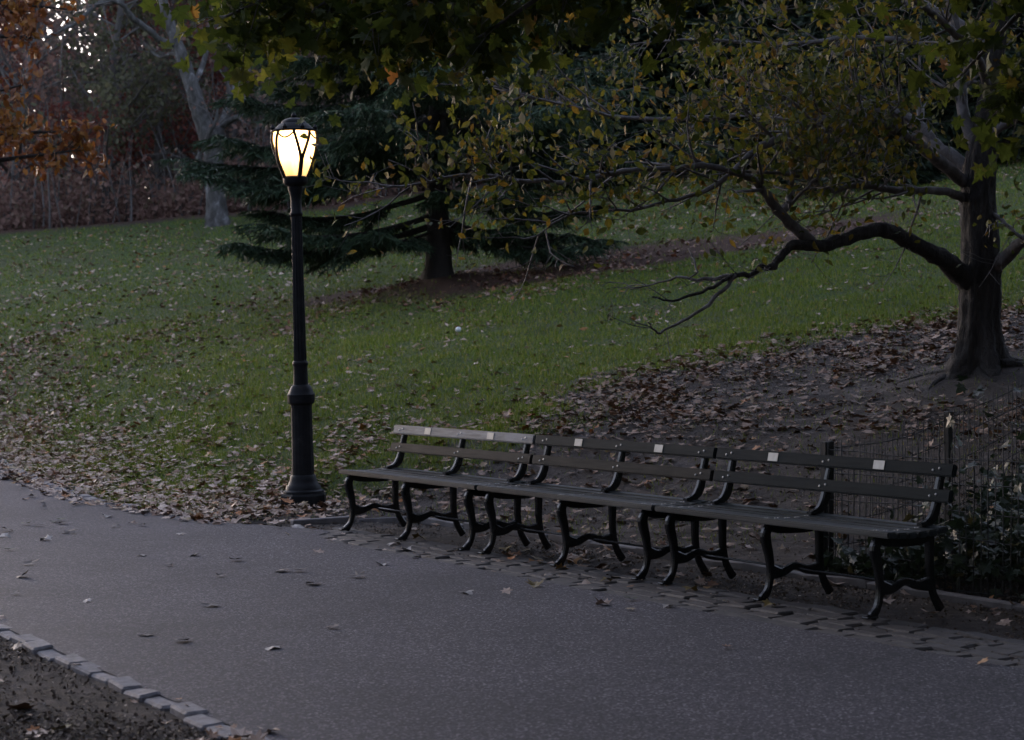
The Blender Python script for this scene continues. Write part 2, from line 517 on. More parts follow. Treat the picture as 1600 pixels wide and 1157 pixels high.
def bare_mask(P):
    P = np.atleast_2d(P)
    d = sdist(P, LE)
    rel = P - F1
    u = rel @ U
    n = vnoise(P[:, 0], P[:, 1], 1.6, 21) * 0.5 + vnoise(P[:, 0], P[:, 1], 5, 22) * 0.25
    strip = sstep(u, -3.0, -1.2) * (1 - sstep(d + n, 1.5, 2.6))
    rt = np.hypot(P[:, 0] - TREE[0], P[:, 1] - TREE[1])
    disc = 1 - sstep(rt + n * 1.2, 4.0, 5.0)
    lampd = np.hypot(P[:, 0] + 1.6, P[:, 1] - 15.5)
    lamp = 1 - sstep(lampd + n * 0.4, 0.5, 1.1)
    wedge = (1 - sstep(d + n * 0.5, 3.0, 4.6)) * sstep(u, -1.0, 1.5)
    path = 1 - sstep(d + n * 0.3, 0.0, 0.35)
    near = 1 - sstep(d, -0.05, 0.0)
    wood = sstep(P[:, 1] + n, 60.5, 62.0)
    return np.clip(np.max([strip, disc, lamp, wedge, path, near, wood], axis=0), 0, 1)


def needle_mask(P):
    P = np.atleast_2d(P)
    n = vnoise(P[:, 0], P[:, 1], 1.2, 31) * 0.25
    e = np.hypot((P[:, 0] - 1.6) / 6.4, (P[:, 1] - 36.5) / 3.6)
    wood = sstep(P[:, 1] + n, 60.5, 62.0)
    return np.clip(np.maximum(1 - sstep(e + n, 0.65, 1.1), wood), 0, 1)


# ------------------------------------------------------------------ the ground sheet
gx = np.concatenate([np.linspace(-400, -40, 14), np.linspace(-37, -13, 25), np.linspace(-12.6, 9, 150), np.linspace(10, 40, 31), np.linspace(60, 400, 12)])
gy = np.concatenate([np.linspace(-200, -10, 10), np.linspace(-8, 5.5, 20), np.linspace(5.7, 24, 170), np.linspace(24.3, 64, 120), np.linspace(66, 120, 28), np.linspace(150, 700, 12)])
GX, GY = np.meshgrid(gx, gy)
GP = np.stack([GX.ravel(), GY.ravel()], -1)
GZ = terrain(GP)
nx, ny = len(gx), len(gy)
ii = (np.arange(ny - 1)[:, None] * nx + np.arange(nx - 1)[None, :]).ravel()
gq = np.stack([ii, ii + 1, ii + nx + 1, ii + nx], -1)
ground = mesh_np('ground', np.column_stack([GP, GZ]), None, M['ground'], None, True, gq)
for nm, fn in (('bare', bare_mask), ('needle', needle_mask)):
    at_ = ground.data.attributes.new(nm, 'FLOAT', 'POINT')
    at_.data.foreach_set('value', fn(GP).astype(np.float32))
tag(ground, 'park lawn rising from the path to the wood with bare earth under the tree', kind='structure')

# ------------------------------------------------------------------ the asphalt path
NEs = spline(NEAR_EDGE, 24)
def resample(L, n):
    s = np.concatenate([[0], np.cumsum(np.hypot(*(L[1:] - L[:-1]).T))])
    t = np.linspace(0, s[-1], n)
    return np.stack([np.interp(t, s, L[:, 0]), np.interp(t, s, L[:, 1])], -1)
A = resample(FE, 260); B = resample(NEs, 260)
A = A + np.stack([rng.normal(0, 0.012, 260), rng.normal(0, 0.012, 260)], -1)
nw = 14
tt = np.linspace(0, 1, nw)
PV = (A[:, None, :] * (1 - tt[None, :, None]) + B[:, None, :] * tt[None, :, None]).reshape(-1, 2)
pz = 0.004 + 0.004 * vnoise(PV[:, 0], PV[:, 1], 1.5, 40) + 0.004
ii = (np.arange(259)[:, None] * nw + np.arange(nw - 1)[None, :]).ravel()
path = mesh_np('path', np.column_stack([PV, pz]), None, M['asphalt'], None, True, np.stack([ii, ii + nw, ii + nw + 1, ii + 1], -1))
tag(path, 'grey asphalt footpath curving away past the benches', kind='structure')


def stone_mesh(name, lx, ly, lz, seed, mat):
    r = random.Random(seed)
    bm = bmesh.new()
    bmesh.ops.create_cube(bm, size=1)
    for v in bm.verts:
        v.co = Vector((v.co.x * lx, v.co.y * ly, v.co.z * lz))
        v.co += Vector((r.uniform(-.05, .05) * lx, r.uniform(-.06, .06) * ly, r.uniform(-.03, .03) * lz))
    bmesh.ops.bevel(bm, geom=list(bm.edges), offset=min(lx, ly, lz) * 0.10, segments=1, affect='EDGES')
    me = bpy.data.meshes.new(name)
    bmesh.ops.recalc_face_normals(bm, faces=bm.faces)
    bm.to_mesh(me); bm.free()
    me.materials.append(mat)
    return me


def row_of_stones(root, name, meshes, L, step, top, jit=0.01):
    s = np.concatenate([[0], np.cumsum(np.hypot(*(L[1:] - L[:-1]).T))])
    t = 0.0
    while t < s[-1]:
        x = np.interp(t, s, L[:, 0]); y = np.interp(t, s, L[:, 1])
        x2 = np.interp(min(t + .05, s[-1]), s, L[:, 0]); y2 = np.interp(min(t + .05, s[-1]), s, L[:, 1])
        o = bpy.data.objects.new(name, random.choice(meshes))
        C.objects.link(o)
        o.parent = root
        o.location = (x + random.gauss(0, jit), y + random.gauss(0, jit), top + random.gauss(0, 0.005))
        o.rotation_euler = (random.gauss(0, .03), random.gauss(0, .03), math.atan2(y2 - y, x2 - x) + random.gauss(0, .04))
        t += step * random.uniform(0.96, 1.06)


kerb_stones = [stone_mesh('stone', 0.205, 0.100, 0.14, k, M['granite']) for k in range(6)]
k1 = empty('kerb')
tag(k1, 'row of pale granite blocks edging the near side of the path', kind='structure')
row_of_stones(k1, 'stone', kerb_stones, np.array([NEAR0 + ND * t for t in (4.2, 0)] + [NEAR0 - ND * 0.7]) - np.array([0.022, 0.014]), 0.222, -0.056, 0.010)
k2 = empty('kerb')
tag(k2, 'pale stone kerb along the far edge of the path by the lawn', kind='structure')
fl_ = FE[(FE[:, 1] > 15.6) & (FE[:, 1] < 25) & (FE[:, 0] < -3)]
row_of_stones(k2, 'stone', kerb_stones, fl_ + np.array([0.05, 0.04]), 0.222, -0.045, 0.006)
edge_stones = [stone_mesh('stone', 0.52, 0.075, 0.16, 40 + k, M['edging']) for k in range(4)]
k3 = empty('kerb')
tag(k3, 'thin stone edging behind the benches', kind='structure')
row_of_stones(k3, 'stone', edge_stones, LE[(LE @ U > (F1 @ U) - 0.8) & (LE @ U < (F1 @ U) + 7.0)], 0.53, -0.05, 0.006)
pave = empty('paving')
tag(pave, 'strip of dark worn granite setts under the bench feet', kind='structure')
setts = [stone_mesh('stone', 0.235, 0.125, 0.10, 60 + k, M['cobble']) for k in range(8)]
for r_ in range(5):
    v_ = -0.515 + r_ * 0.135
    u_ = -0.1 + (r_ % 2) * 0.12 + (0.25 if r_ < 1 else 0)
    while u_ < 8.2:
        p = uv(u_, v_)
        o = bpy.data.objects.new('stone', random.choice(setts))
        C.objects.link(o); o.parent = pave
        o.location = (p[0], p[1], -0.048 + random.gauss(0, 0.003))
        o.rotation_euler = (random.gauss(0, .025), random.gauss(0, .025), -YAW + random.gauss(0, .03) + random.choice((0, math.pi)))
        u_ += 0.247 * random.uniform(0.98, 1.05)

# ------------------------------------------------------------------ benches
def ribbon(pts, widths, thick, mat, name, parent, ux, nseg=5):
    """A cast bar: a curve in the bench's (y,z) plane, of varying width, thick along x."""
    P = spline(pts, nseg)
    Wd = np.interp(np.linspace(0, 1, len(P)), np.linspace(0, 1, len(widths)), widths)
    T = np.gradient(P, axis=0); T /= np.linalg.norm(T, axis=1)[:, None]
    Nn = np.stack([-T[:, 1], T[:, 0]], -1)
    a = P + Nn * Wd[:, None] / 2; b_ = P - Nn * Wd[:, None] / 2
    bm = bmesh.new()
    rows = []
    for i in range(len(P)):
        rr = []
        ch = min(Wd[i], thick) * 0.22
        prof = [(a[i], -thick / 2 + ch), (a[i] - Nn[i] * ch, -thick / 2), (b_[i] + Nn[i] * ch, -thick / 2), (b_[i], -thick / 2 + ch),
                (b_[i], thick / 2 - ch), (b_[i] + Nn[i] * ch, thick / 2), (a[i] - Nn[i] * ch, thick / 2), (a[i], thick / 2 - ch)]
        for q, x in prof:
            rr.append(bm.verts.new((ux + x, q[0], q[1])))
        rows.append(rr)
    for r0, r1 in zip(rows[:-1], rows[1:]):
        for j in range(8):
            bm.faces.new((r0[j], r0[(j + 1) % 8], r1[(j + 1) % 8], r1[j]))
    bm.faces.new(rows[0]); bm.faces.new(rows[-1][::-1])
    return mesh_bm(name, bm, mat, parent)


def plank(name, x0, x1, cy, cz, w, t, tilt, mat, parent, bev=0.007):
    bm = bmesh.new()
    bmesh.ops.create_cube(bm, size=1)
    for v in bm.verts:
        v.co = Vector((v.co.x * (x1 - x0), v.co.y * w, v.co.z * t))
    bmesh.ops.bevel(bm, geom=list(bm.edges), offset=bev, segments=2, affect='EDGES')
    o = mesh_bm(name, bm, mat, parent)
    o.location = ((x0 + x1) / 2, cy, cz)
    o.rotation_euler = (tilt, 0, 0)
    return o


D = 0.827
bolt_me = None
def bolt(parent, x, y, z, tilt):
    global bolt_me
    if bolt_me is None:
        bm = bmesh.new()
        bmesh.ops.create_uvsphere(bm, u_segments=8, v_segments=4, radius=0.008)
        for v in bm.verts: v.co.z *= 0.5
        bolt_me = bpy.data.meshes.new('bolt'); bm.to_mesh(bolt_me); bm.free()
        bolt_me.materials.append(M['bolt'])
    o = bpy.data.objects.new('bolt', bolt_me)
    C.objects.link(o); o.parent = parent
    o.location = (x, y, z); o.rotation_euler = (tilt, 0, 0)
    return o


def make_bench(u0, label, mats, dull):
    p = uv(u0, 0)
    root = empty('park_bench', (p[0], p[1], 0.004), (0, 0, -YAW))
    tag(root, label, 'bench', 'benches in a row along the path')
    x0, x1 = -0.118, 2 * D + 0.118
    for k in range(3):
        x = k * D
        ribbon([(0.015, 0.415), (-0.010, 0.36), (0.018, 0.25), (0.030, 0.15), (0.010, 0.06), (-0.035, 0.006)], [0.052, 0.068, 0.053, 0.045, 0.040, 0.054], 0.036, M['iron'], 'front_leg', root, x)
        ribbon([(0.415, 0.415), (0.418, 0.34), (0.420, 0.22), (0.445, 0.10), (0.505, 0.006)], [0.056, 0.054, 0.046, 0.040, 0.050], 0.036, M['iron'], 'rear_leg', root, x)
        ribbon([(0.035, 0.158), (0.12, 0.148), (0.22, 0.178), (0.32, 0.150), (0.435, 0.150)], [0.085, 0.050, 0.040, 0.050, 0.085], 0.030, M['iron'], 'stretcher', root, x)
        ribbon([(0.00, 0.418), (0.08, 0.405), (0.21, 0.392), (0.34, 0.398), (0.43, 0.418)], [0.044, 0.064, 0.052, 0.062, 0.044], 0.034, M['iron'], 'seat_bearer', root, x)
        ribbon([(0.335, 0.472), (0.400, 0.480), (0.448, 0.520), (0.475, 0.590), (0.495, 0.68), (0.522, 0.785)], [0.018, 0.042, 0.060, 0.056, 0.048, 0.040], 0.036, M['iron'], 'back_support', root, x)
        bm = bmesh.new()
        bmesh.ops.create_cube(bm, size=1)
        for v in bm.verts: v.co = Vector((v.co.x * 0.05 + x, v.co.y * 0.085 - 0.045, v.co.z * 0.012 + 0.008))
        bmesh.ops.bevel(bm, geom=list(bm.edges), offset=0.004, segments=1, affect='EDGES')
        mesh_bm('foot_plate', bm, M['iron'], root)
    # seat slats, gently dished
    for j in range(6):
        y = 0.0 + j * 0.080
        z = 0.447 + [0.0, -0.006, -0.010, -0.010, -0.005, 0.004][j]
        s = plank('seat_slat', x0, x1, y, z, 0.070, 0.034, [0.05, 0.02, 0, 0, -0.03, -0.06][j] * -1, mats[0], root)
        for k in range(3):
            for q in (-0.012, 0.012):
                bolt(s, k * D - D + q * 0, q, 0.018, 0)
    # two back slats, leaning back
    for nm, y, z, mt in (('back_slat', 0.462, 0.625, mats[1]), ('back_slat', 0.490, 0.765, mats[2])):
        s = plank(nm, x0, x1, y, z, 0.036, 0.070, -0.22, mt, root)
        for k in range(3):
            for q in (-0.022, 0.022):
                bolt(s, (k - 1) * D + q, -0.019, 0.006 * (1 if q > 0 else -1), math.pi / 2)
        if z > 0.7:
            for kx, nm2 in ((0.39, 0), (1.24, 1)):
                bm = bmesh.new()
                bmesh.ops.create_cube(bm, size=1)
                for v in bm.verts: v.co = Vector((v.co.x * 0.082, v.co.y * 0.003, v.co.z * 0.050))
                pl = mesh_bm('plaque', bm, M['plaque'], s)
                pl.location = (kx - D, -0.0198, 0.0)
    tr = Tubes(); tr.add([(-0.02, 0.235, 0.160), (2 * D + 0.02, 0.235, 0.160)], [0.007, 0.007], 8)
    tr.build('tie_rod', M['iron'], root)
    return root


make_bench(0, 'park bench nearest the lamp post, its worn upper back slat coloured with silver sky sheen', (M['slat_seat'], M['slat_brown'], M['slat_worn_sheen']), 0)
make_bench(2 * D + 0.255, 'middle park bench of the three, dark slats with two pale plaques', (M['slat_seat'], M['slat_brown'], M['slat_green']), 0)
make_bench(2 * (2 * D + 0.255), 'nearest park bench of the three, dark green slats in front of the wire fence', (M['slat_seat'], M['slat_green'], M['slat_green']), 0)

# ------------------------------------------------------------------ lamp post
LX, LY = -1.845, 15.8
LZ = -0.005
lamp = empty('street_lamp', (LX, LY, LZ), (0, -0.026, 0))
lamp.scale = (0.97, 0.97, 0.985)
tag(lamp, 'lit cast-iron lamp post with tulip-shaped glass standing among fallen leaves', 'lamp post')


def lathe(name, prof, mat, parent, seg=24, flute=0, depth=0.0, smooth=True, rot=0.0, squash=None, sharp=True):
    prof = np.array(prof, float)
    ang = np.arange(seg) * 2 * math.pi / seg + rot
    r = prof[:, 0][:, None] * np.ones(seg)[None, :]
    if flute:
        r = r * (1 - depth * (0.5 + 0.5 * np.cos(flute * ang))[None, :])
    if squash:
        r = r * squash(ang)[None, :]
    v = np.stack([r * np.cos(ang), r * np.sin(ang), prof[:, 1][:, None] * np.ones(seg)], -1).reshape(-1, 3)
    m_ = len(prof)
    i = np.arange(m_ - 1)[:, None] * seg; j = np.arange(seg)[None, :]; j2 = (j + 1) % seg
    q = np.stack([i + j, i + j2, i + seg + j2, i + seg + j], -1).reshape(-1, 4)
    vv = np.vstack([v, [[0, 0, prof[0, 1]], [0, 0, prof[-1, 1]]]])
    n0 = len(v); jj = np.arange(seg)
    t = np.vstack([np.stack([(jj + 1) % seg, jj, np.full(seg, n0)], -1), np.stack([(m_ - 1) * seg + jj, (m_ - 1) * seg + (jj + 1) % seg, np.full(seg, n0 + 1)], -1)])
    o = mesh_np(name, vv, t, mat, parent, smooth, q)
    if smooth: o.data.set_sharp_from_angle(angle=R(38))
    return o


I = M['lampiron']
I.node_tree.nodes['Principled BSDF'].inputs['Specular IOR Level'].default_value = 0.12
lathe('plinth', [(0.215, -0.05), (0.215, 0.115), (0.205, 0.135)], I, lamp, 8, smooth=False, rot=R(22.5))
lathe('base', [(0.190, 0.130), (0.188, 0.155), (0.165, 0.170), (0.158, 0.200), (0.140, 0.215), (0.128, 0.245), (0.122, 0.26), (0.118, 0.285), (0.104, 0.30)], I, lamp, 24)
lathe('pedestal', [(0.104, 0.29), (0.100, 0.60), (0.098, 0.90), (0.104, 0.945)], I, lamp, 48, 16, 0.06)
lathe('collar', [(0.098, 0.93), (0.120, 0.945), (0.128, 0.975), (0.126, 1.005), (0.130, 1.02), (0.118, 1.035), (0.108, 1.06), (0.092, 1.095), (0.072, 1.11)], I, lamp, 24, 12, 0.04)
lathe('neck', [(0.070, 1.10), (0.068, 1.16), (0.064, 1.27), (0.068, 1.285), (0.074, 1.30), (0.070, 1.315), (0.062, 1.325)], I, lamp, 24)
lathe('shaft', [(0.060, 1.32), (0.057, 1.7), (0.053, 2.15), (0.049, 2.63)], I, lamp, 60, 12, 0.13)
lathe('capital', [(0.050, 2.625), (0.060, 2.640), (0.060, 2.655), (0.050, 2.67), (0.049, 2.78), (0.056, 2.83), (0.070, 2.87), (0.072, 2.895), (0.100, 2.91), (0.112, 2.93), (0.112, 2.975), (0.100, 2.985)], I, lamp, 24)


def tulip(z):   # outline radius of the lantern, z in 2.98..3.40
    t = (z - 2.98) / 0.40
    return 0.102 + 0.105 * (1 - (1 - np.clip(t, 0, 1)) ** 1.7) - 0.012 * np.clip(t - 0.85, 0, 1) / 0.15


m, nt, b, out = new_mat('frosted_lamp_glass')
tl = nt.nodes.new('ShaderNodeBsdfTranslucent'); tl.inputs['Color'].default_value = (0.95, 0.75, 0.48, 1)
tr_ = nt.nodes.new('ShaderNodeBsdfTransparent'); tr_.inputs['Color'].default_value = (0.95, 0.86, 0.72, 1)
mx = nt.nodes.new('ShaderNodeMixShader'); mx.inputs['Fac'].default_value = 0.28
nt.links.new(tl.outputs[0], mx.inputs[1]); nt.links.new(tr_.outputs[0], mx.inputs[2])
gl = nt.nodes.new('ShaderNodeBsdfGlossy'); gl.inputs['Roughness'].default_value = 0.15
mx2 = nt.nodes.new('ShaderNodeMixShader'); mx2.inputs['Fac'].default_value = 0.05
nt.links.new(mx.outputs[0], mx2.inputs[1]); nt.links.new(gl.outputs[0], mx2.inputs[2])
nt.links.new(mx2.outputs[0], out.inputs['Surface'])
M['glass'] = m
zz = np.linspace(2.975, 3.385, 12)
ang = np.arange(32) * 2 * math.pi / 32
gr = tulip(zz) - 0.008
gv = np.stack([gr[:, None] * np.cos(ang), gr[:, None] * np.sin(ang), zz[:, None] * np.ones(32)], -1).reshape(-1, 3)
i_ = np.arange(11)[:, None] * 32; j_ = np.arange(32)[None, :]
mesh_np('lantern_glass', gv, None, M['glass'], lamp, True, np.stack([i_ + j_, i_ + (j_ + 1) % 32, i_ + 32 + (j_ + 1) % 32, i_ + 32 + j_], -1).reshape(-1, 4))
# eight ribs: four Y-shaped stems whose arms meet in arches under the rim
for k in range(4):
    a0 = R(90 * k + 28)
    t_ = Tubes()
    for s_ in (-1, 1):
        zs = np.linspace(2.97, 3.385, 14)
        tt_ = (zs - 2.97) / 0.415
        spread = s_ * (0.035 + R(21) * np.clip((tt_ - 0.42) / 0.58, 0, 1) ** 0.9)
        rr_ = tulip(zs) + 0.004
        pts = np.stack([rr_ * np.cos(a0 + spread), rr_ * np.sin(a0 + spread), zs], -1)
        t_.add(pts, 0.013 + 0.004 * (1 - tt_), 8)
    t_.build('rib', I, lamp)
    t_ = Tubes()
    aa = a0 + R(45) + np.linspace(-R(26), R(26), 9)
    za = 3.380 - 0.060 * np.cos(np.linspace(-math.pi / 2, math.pi / 2, 9))
    t_.add(np.stack([(tulip(za) + 0.004) * np.cos(aa), (tulip(za) + 0.004) * np.sin(aa), za], -1), np.full(9, 0.008), 6)
    t_.build('swag', I, lamp)
t_ = Tubes()
aa = np.linspace(0, 2 * math.pi, 41)
t_.add(np.stack([0.203 * np.cos(aa), 0.203 * np.sin(aa), np.full(41, 3.392)], -1), np.full(41, 0.013), 8, cap=False)
t_.build('rim', I, lamp)
lathe('roof', [(0.199, 3.392), (0.192, 3.408), (0.165, 3.430), (0.140, 3.455), (0.120, 3.462), (0.112, 3.482), (0.085, 3.500), (0.045, 3.512), (0.02, 3.516)], I, lamp, 24, 8, 0.05)
lathe('finial', [(0.012, 3.51), (0.022, 3.522), (0.026, 3.535), (0.018, 3.548), (0.006, 3.562)], I, lamp, 12)
for k in range(8):
    a = R(45 * k + 28)
    f_ = lathe('rim_ornament', [(0.006, -0.012), (0.018, 0.0), (0.022, 0.014), (0.014, 0.028), (0.004, 0.042)], I, lamp, 10)
    f_.location = (0.207 * math.cos(a), 0.207 * math.sin(a), 3.402)
m, nt, b, out = new_mat('glowing_bulb')
em = nt.nodes.new('ShaderNodeEmission'); em.inputs['Color'].default_value = (1.0, 0.70, 0.36, 1); em.inputs['Strength'].default_value = 6
nt.links.new(em.outputs[0], out.inputs['Surface'])
lathe('bulb', [(0.012, 3.14), (0.03, 3.17), (0.042, 3.22), (0.042, 3.26), (0.03, 3.30), (0.012, 3.325)], m, lamp, 12)
pl = bpy.data.lights.new('lamp_light', 'POINT')
pl.energy = 2.7
pl.color = (1.0, 0.63, 0.32)
pl.shadow_soft_size = 0.05
plo = bpy.data.objects.new('lamp_light', pl)
C.objects.link(plo); plo.parent = lamp; plo.location = (0, 0, 3.345)


# ------------------------------------------------------------------ leaves
def leaf_template(kind):
    if kind == 'maple':
        o = [(0, -0.5), (0.14, -0.28), (0.46, -0.30), (0.34, -0.08), (0.52, 0.16), (0.24, 0.14), (0.20, 0.30), (0, 0.56), (-0.20, 0.30), (-0.24, 0.14), (-0.52, 0.16), (-0.34, -0.08), (-0.46, -0.30), (-0.14, -0.28)]
        pts = [(0, 0)] + o
        tr = [(0, i, i % len(o) + 1) for i in range(1, len(o) + 1)]
    elif kind == 'oval':
        o = [(0, -0.52), (0.25, -0.24), (0.31, 0.08), (0, 0.56), (-0.31, 0.08), (-0.25, -0.24)]
        pts = [(0, -0.02)] + o
        tr = [(0, i, i % 6 + 1) for i in range(1, 7)]
    elif kind == 'quad':
        pts = [(0, -0.5), (0.34, 0), (0, 0.5), (-0.34, 0)]
        tr = [(0, 1, 2), (0, 2, 3)]
    return np.array(pts, float), np.array(tr)


def leaves_np(P, size, kind, normals=None, flat=0.3, curl=0.5, seed=1, droop=None):
    """Leaf faces at points P. flat: spread of the normals around up; droop: tips hang down."""
    r = np.random.default_rng(seed)
    n = len(P)
    T, tri = leaf_template(kind)
    m_ = len(T)
    nor = r.normal(0, 1, (n, 3))
    if droop is None:
        nor = nor * flat + np.array([0, 0, 1.0])
    else:
        nor[:, 2] = nor[:, 2] * 0.6 + 0.5
    nor /= np.linalg.norm(nor, axis=1)[:, None]
    h = r.normal(0, 1, (n, 3))
    if droop is not None:
        h = h * 0.55; h[:, 2] -= droop
    t1 = h - (h * nor).sum(1)[:, None] * nor
    t1 /= np.linalg.norm(t1, axis=1)[:, None] + 1e-9
    t2 = np.cross(nor, t1)
    sz = size if np.ndim(size) else r.uniform(size * 0.6, size * 1.25, n)
    asp = r.uniform(0.7, 1.1, n)
    cu = r.normal(0.25, 0.6, n) * curl
    cv = r.normal(0.0, 0.6, n) * curl
    lx = T[:, 0][None, :] * asp[:, None]
    ly = T[:, 1][None, :] * np.ones(n)[:, None]
    lz = cu[:, None] * lx ** 2 * 1.6 + cv[:, None] * ly ** 2 * 1.2 + r.normal(0, 0.04, (n, m_)) * curl
    v = P[:, None, :] + sz[:, None, None] * (lx[..., None] * t2[:, None, :] + ly[..., None] * t1[:, None, :] + lz[..., None] * nor[:, None, :])
    f = (tri[None, :, :] + (np.arange(n) * m_)[:, None, None]).reshape(-1, 3)
    return v.reshape(-1, 3), f


def leaf_object(name, P, size, kind, mat, parent=None, **kw):
    v, f = leaves_np(np.asarray(P), size, kind, **kw)
    return mesh_np(name, v, f, mat, parent, False)


# ------------------------------------------------------------------ growing branches
def walk(p, d, length, n, wig, lift, r):
    d = np.array(d, float); d /= np.linalg.norm(d)
    pts = [np.array(p, float)]
    st = length / n
    for i in range(n):
        d = d + r.normal(0, wig, 3) + np.array([0, 0, lift])
        d /= np.linalg.norm(d)
        pts.append(pts[-1] + d * st)
    return np.array(pts)


def along(P, t):
    s = np.linspace(0, 1, len(P))
    p = np.array([np.interp(t, s, P[:, k]) for k in range(3)])
    q = np.array([np.interp(min(t + 0.05, 1), s, P[:, k]) for k in range(3)]) - np.array([np.interp(max(t - 0.05, 0), s, P[:, k]) for k in range(3)])
    return p, q / (np.linalg.norm(q) + 1e-9)


def side_dir(d, r, spread, up=0.0, flatten=1.0):
    a = r.normal(0, 1, 3); a[2] *= flatten
    a -= (a @ d) * d
    a /= np.linalg.norm(a) + 1e-9
    o = d * math.cos(spread) + a * math.sin(spread)
    o[2] += up
    return o / np.linalg.norm(o)


def twigs_from(P, r0, n, length, r, tb, leafpts, wig=0.12, lift=0.02, sub=3, sublen=0.45, tmin=0.15, spread=0.9, flatten=0.6, up=0.05, nleaf=6, jit=0.08, k=4, rt=0.006):
    """Side branches with twigs of their own off a limb P; leaf points gathered along the twigs."""
    for _ in range(n):
        t = r.uniform(tmin, 1.0)
        p, d = along(P, t)
        L = length * r.uniform(0.5, 1.2) * (1.15 - 0.55 * t)
        dd = side_dir(d, r, spread * r.uniform(0.6, 1.2), up, flatten)
        Q = walk(p, dd, L, 5, wig, lift, r)
        rr = max(rt, r0 * 0.35 * (1.1 - 0.7 * t))
        tb.add(Q, np.linspace(rr, rt * 0.6, 6), k)
        for _ in range(sub):
            t2 = r.uniform(0.25, 1.0)
            p2, d2 = along(Q, t2)
            W = walk(p2, side_dir(d2, r, 0.8, up, flatten), L * sublen * r.uniform(0.6, 1.3), 3, wig * 1.3, lift, r)
            tb.add(W, np.linspace(rt * 0.8, rt * 0.35, 4), 3)
            for _ in range(nleaf):
                q, _d2 = along(W, r.uniform(0.2, 1.0))
                leafpts.append(q + r.normal(0, jit, 3))
        for _ in range(nleaf):
            q, _d2 = along(Q, r.uniform(0.35, 1.0))
            leafpts.append(q + r.normal(0, jit, 3))


# ------------------------------------------------------------------ the tree by the fence, with its long low limbs
r1 = np.random.default_rng(11)
tb_base = np.array([TREE[0], TREE[1], tz(*TREE)])
btree = empty('broadleaf_tree', tuple(tb_base))
tag(btree, 'dark-barked tree on the right whose long low limb sweeps left over the lawn', 'tree')
off = tb_base


def limb_px(pts, widths, name='branch', mat=None, root=None, nspan=4, org=None, rough=0.075, k=10):
    """A limb measured on the photo: (px, py, depth) points and pixel widths."""
    P3 = np.array([at(x, y, Y) for x, y, Y in pts])
    wd = np.array([w / 2783 * p[2] / 2 for w, p in zip(widths, pts)])
    P = spline(P3, nspan)
    P[1:-1] += rng.normal(0, 0.006, (len(P) - 2, 3))
    Wd = np.interp(np.linspace(0, 1, len(P)), np.linspace(0, 1, len(wd)), wd)
    t = Tubes(); t.add(P - org, Wd, k, rough=rough)
    t.build(name, mat or M['bark_limb'], root)
    return P, Wd


Yt = 16.7
# trunk with a flare and roots
TP = np.array([at(x, y, Yt) for x, y in ((1532, 622), (1531, 600), (1530, 575), (1530, 540), (1530, 500), (1532, 440), (1531, 360), (1528, 300), (1532, 250), (1540, 200), (1549, 120), (1560, 40), (1566, -60), (1560, -180), (1550, -300))])
TR = np.array([74, 60, 44, 35, 31, 31, 29, 26, 24, 19, 16, 14, 12, 9, 5]) / 2783 * Yt
seg = 36
P_ = spline(TP, 5); Rr = np.interp(np.linspace(0, 1, len(P_)), np.linspace(0, 1, len(TR)), TR)
an_ = np.arange(seg) * 2 * math.pi / seg
lob = 0.5 + 0.5 * np.cos(an_ * 5 + 0.7)
zrel = P_[:, 2] - tb_base[2]
fl = np.clip(1 - zrel / 0.45, 0, 1) ** 1.5
rad = Rr[:, None] * (1 + fl[:, None] * (lob[None, :] * 0.55 - 0.2) + 0.05 * np.cos(an_ * 9 + 1.3 * np.sin(an_ * 2))[None, :] * (1 + 0.6 * np.sin(zrel * 4)[:, None]) + r1.normal(0, 0.03, (len(P_), seg)))
ring = P_[:, None, :] + np.stack([rad * np.cos(an_), rad * np.sin(an_), np.zeros_like(rad)], -1) - off
i_ = np.arange(len(P_) - 1)[:, None] * seg; j_ = np.arange(seg)[None, :]
mesh_np('trunk', ring.reshape(-1, 3), None, M['bark_dark'], btree, True, np.stack([i_ + j_, i_ + (j_ + 1) % seg, i_ + seg + (j_ + 1) % seg, i_ + seg + j_], -1).reshape(-1, 4))
for a, L in ((2.9, 0.8), (3.7, 0.7), (4.6, 0.55), (5.6, 0.6), (0.3, 0.8), (1.6, 0.6)):
    pts = []
    for s in np.linspace(0.22, L, 7):
        aa_ = a + 0.25 * math.sin(s * 4 + a)
        x, y = TREE[0] + s * math.cos(aa_), TREE[1] + s * math.sin(aa_)
        pts.append((x - off[0], y - off[1], tz(x, y) - 0.02 + 0.03 * math.sin(s * 6 + a) * (1 - s / L) - off[2]))
    t = Tubes(); t.add(pts, np.linspace(0.075, 0.02, 7), 8, rough=0.12)
    t.build('root', M['bark_dark'], btree)

limbs = []
def bl(pts, w, **kw):
    P, Wd = limb_px(pts, w, 'branch', kw.get('mat', M['bark_limb']), btree, 4, off)
    limbs.append((P, Wd))
    return P
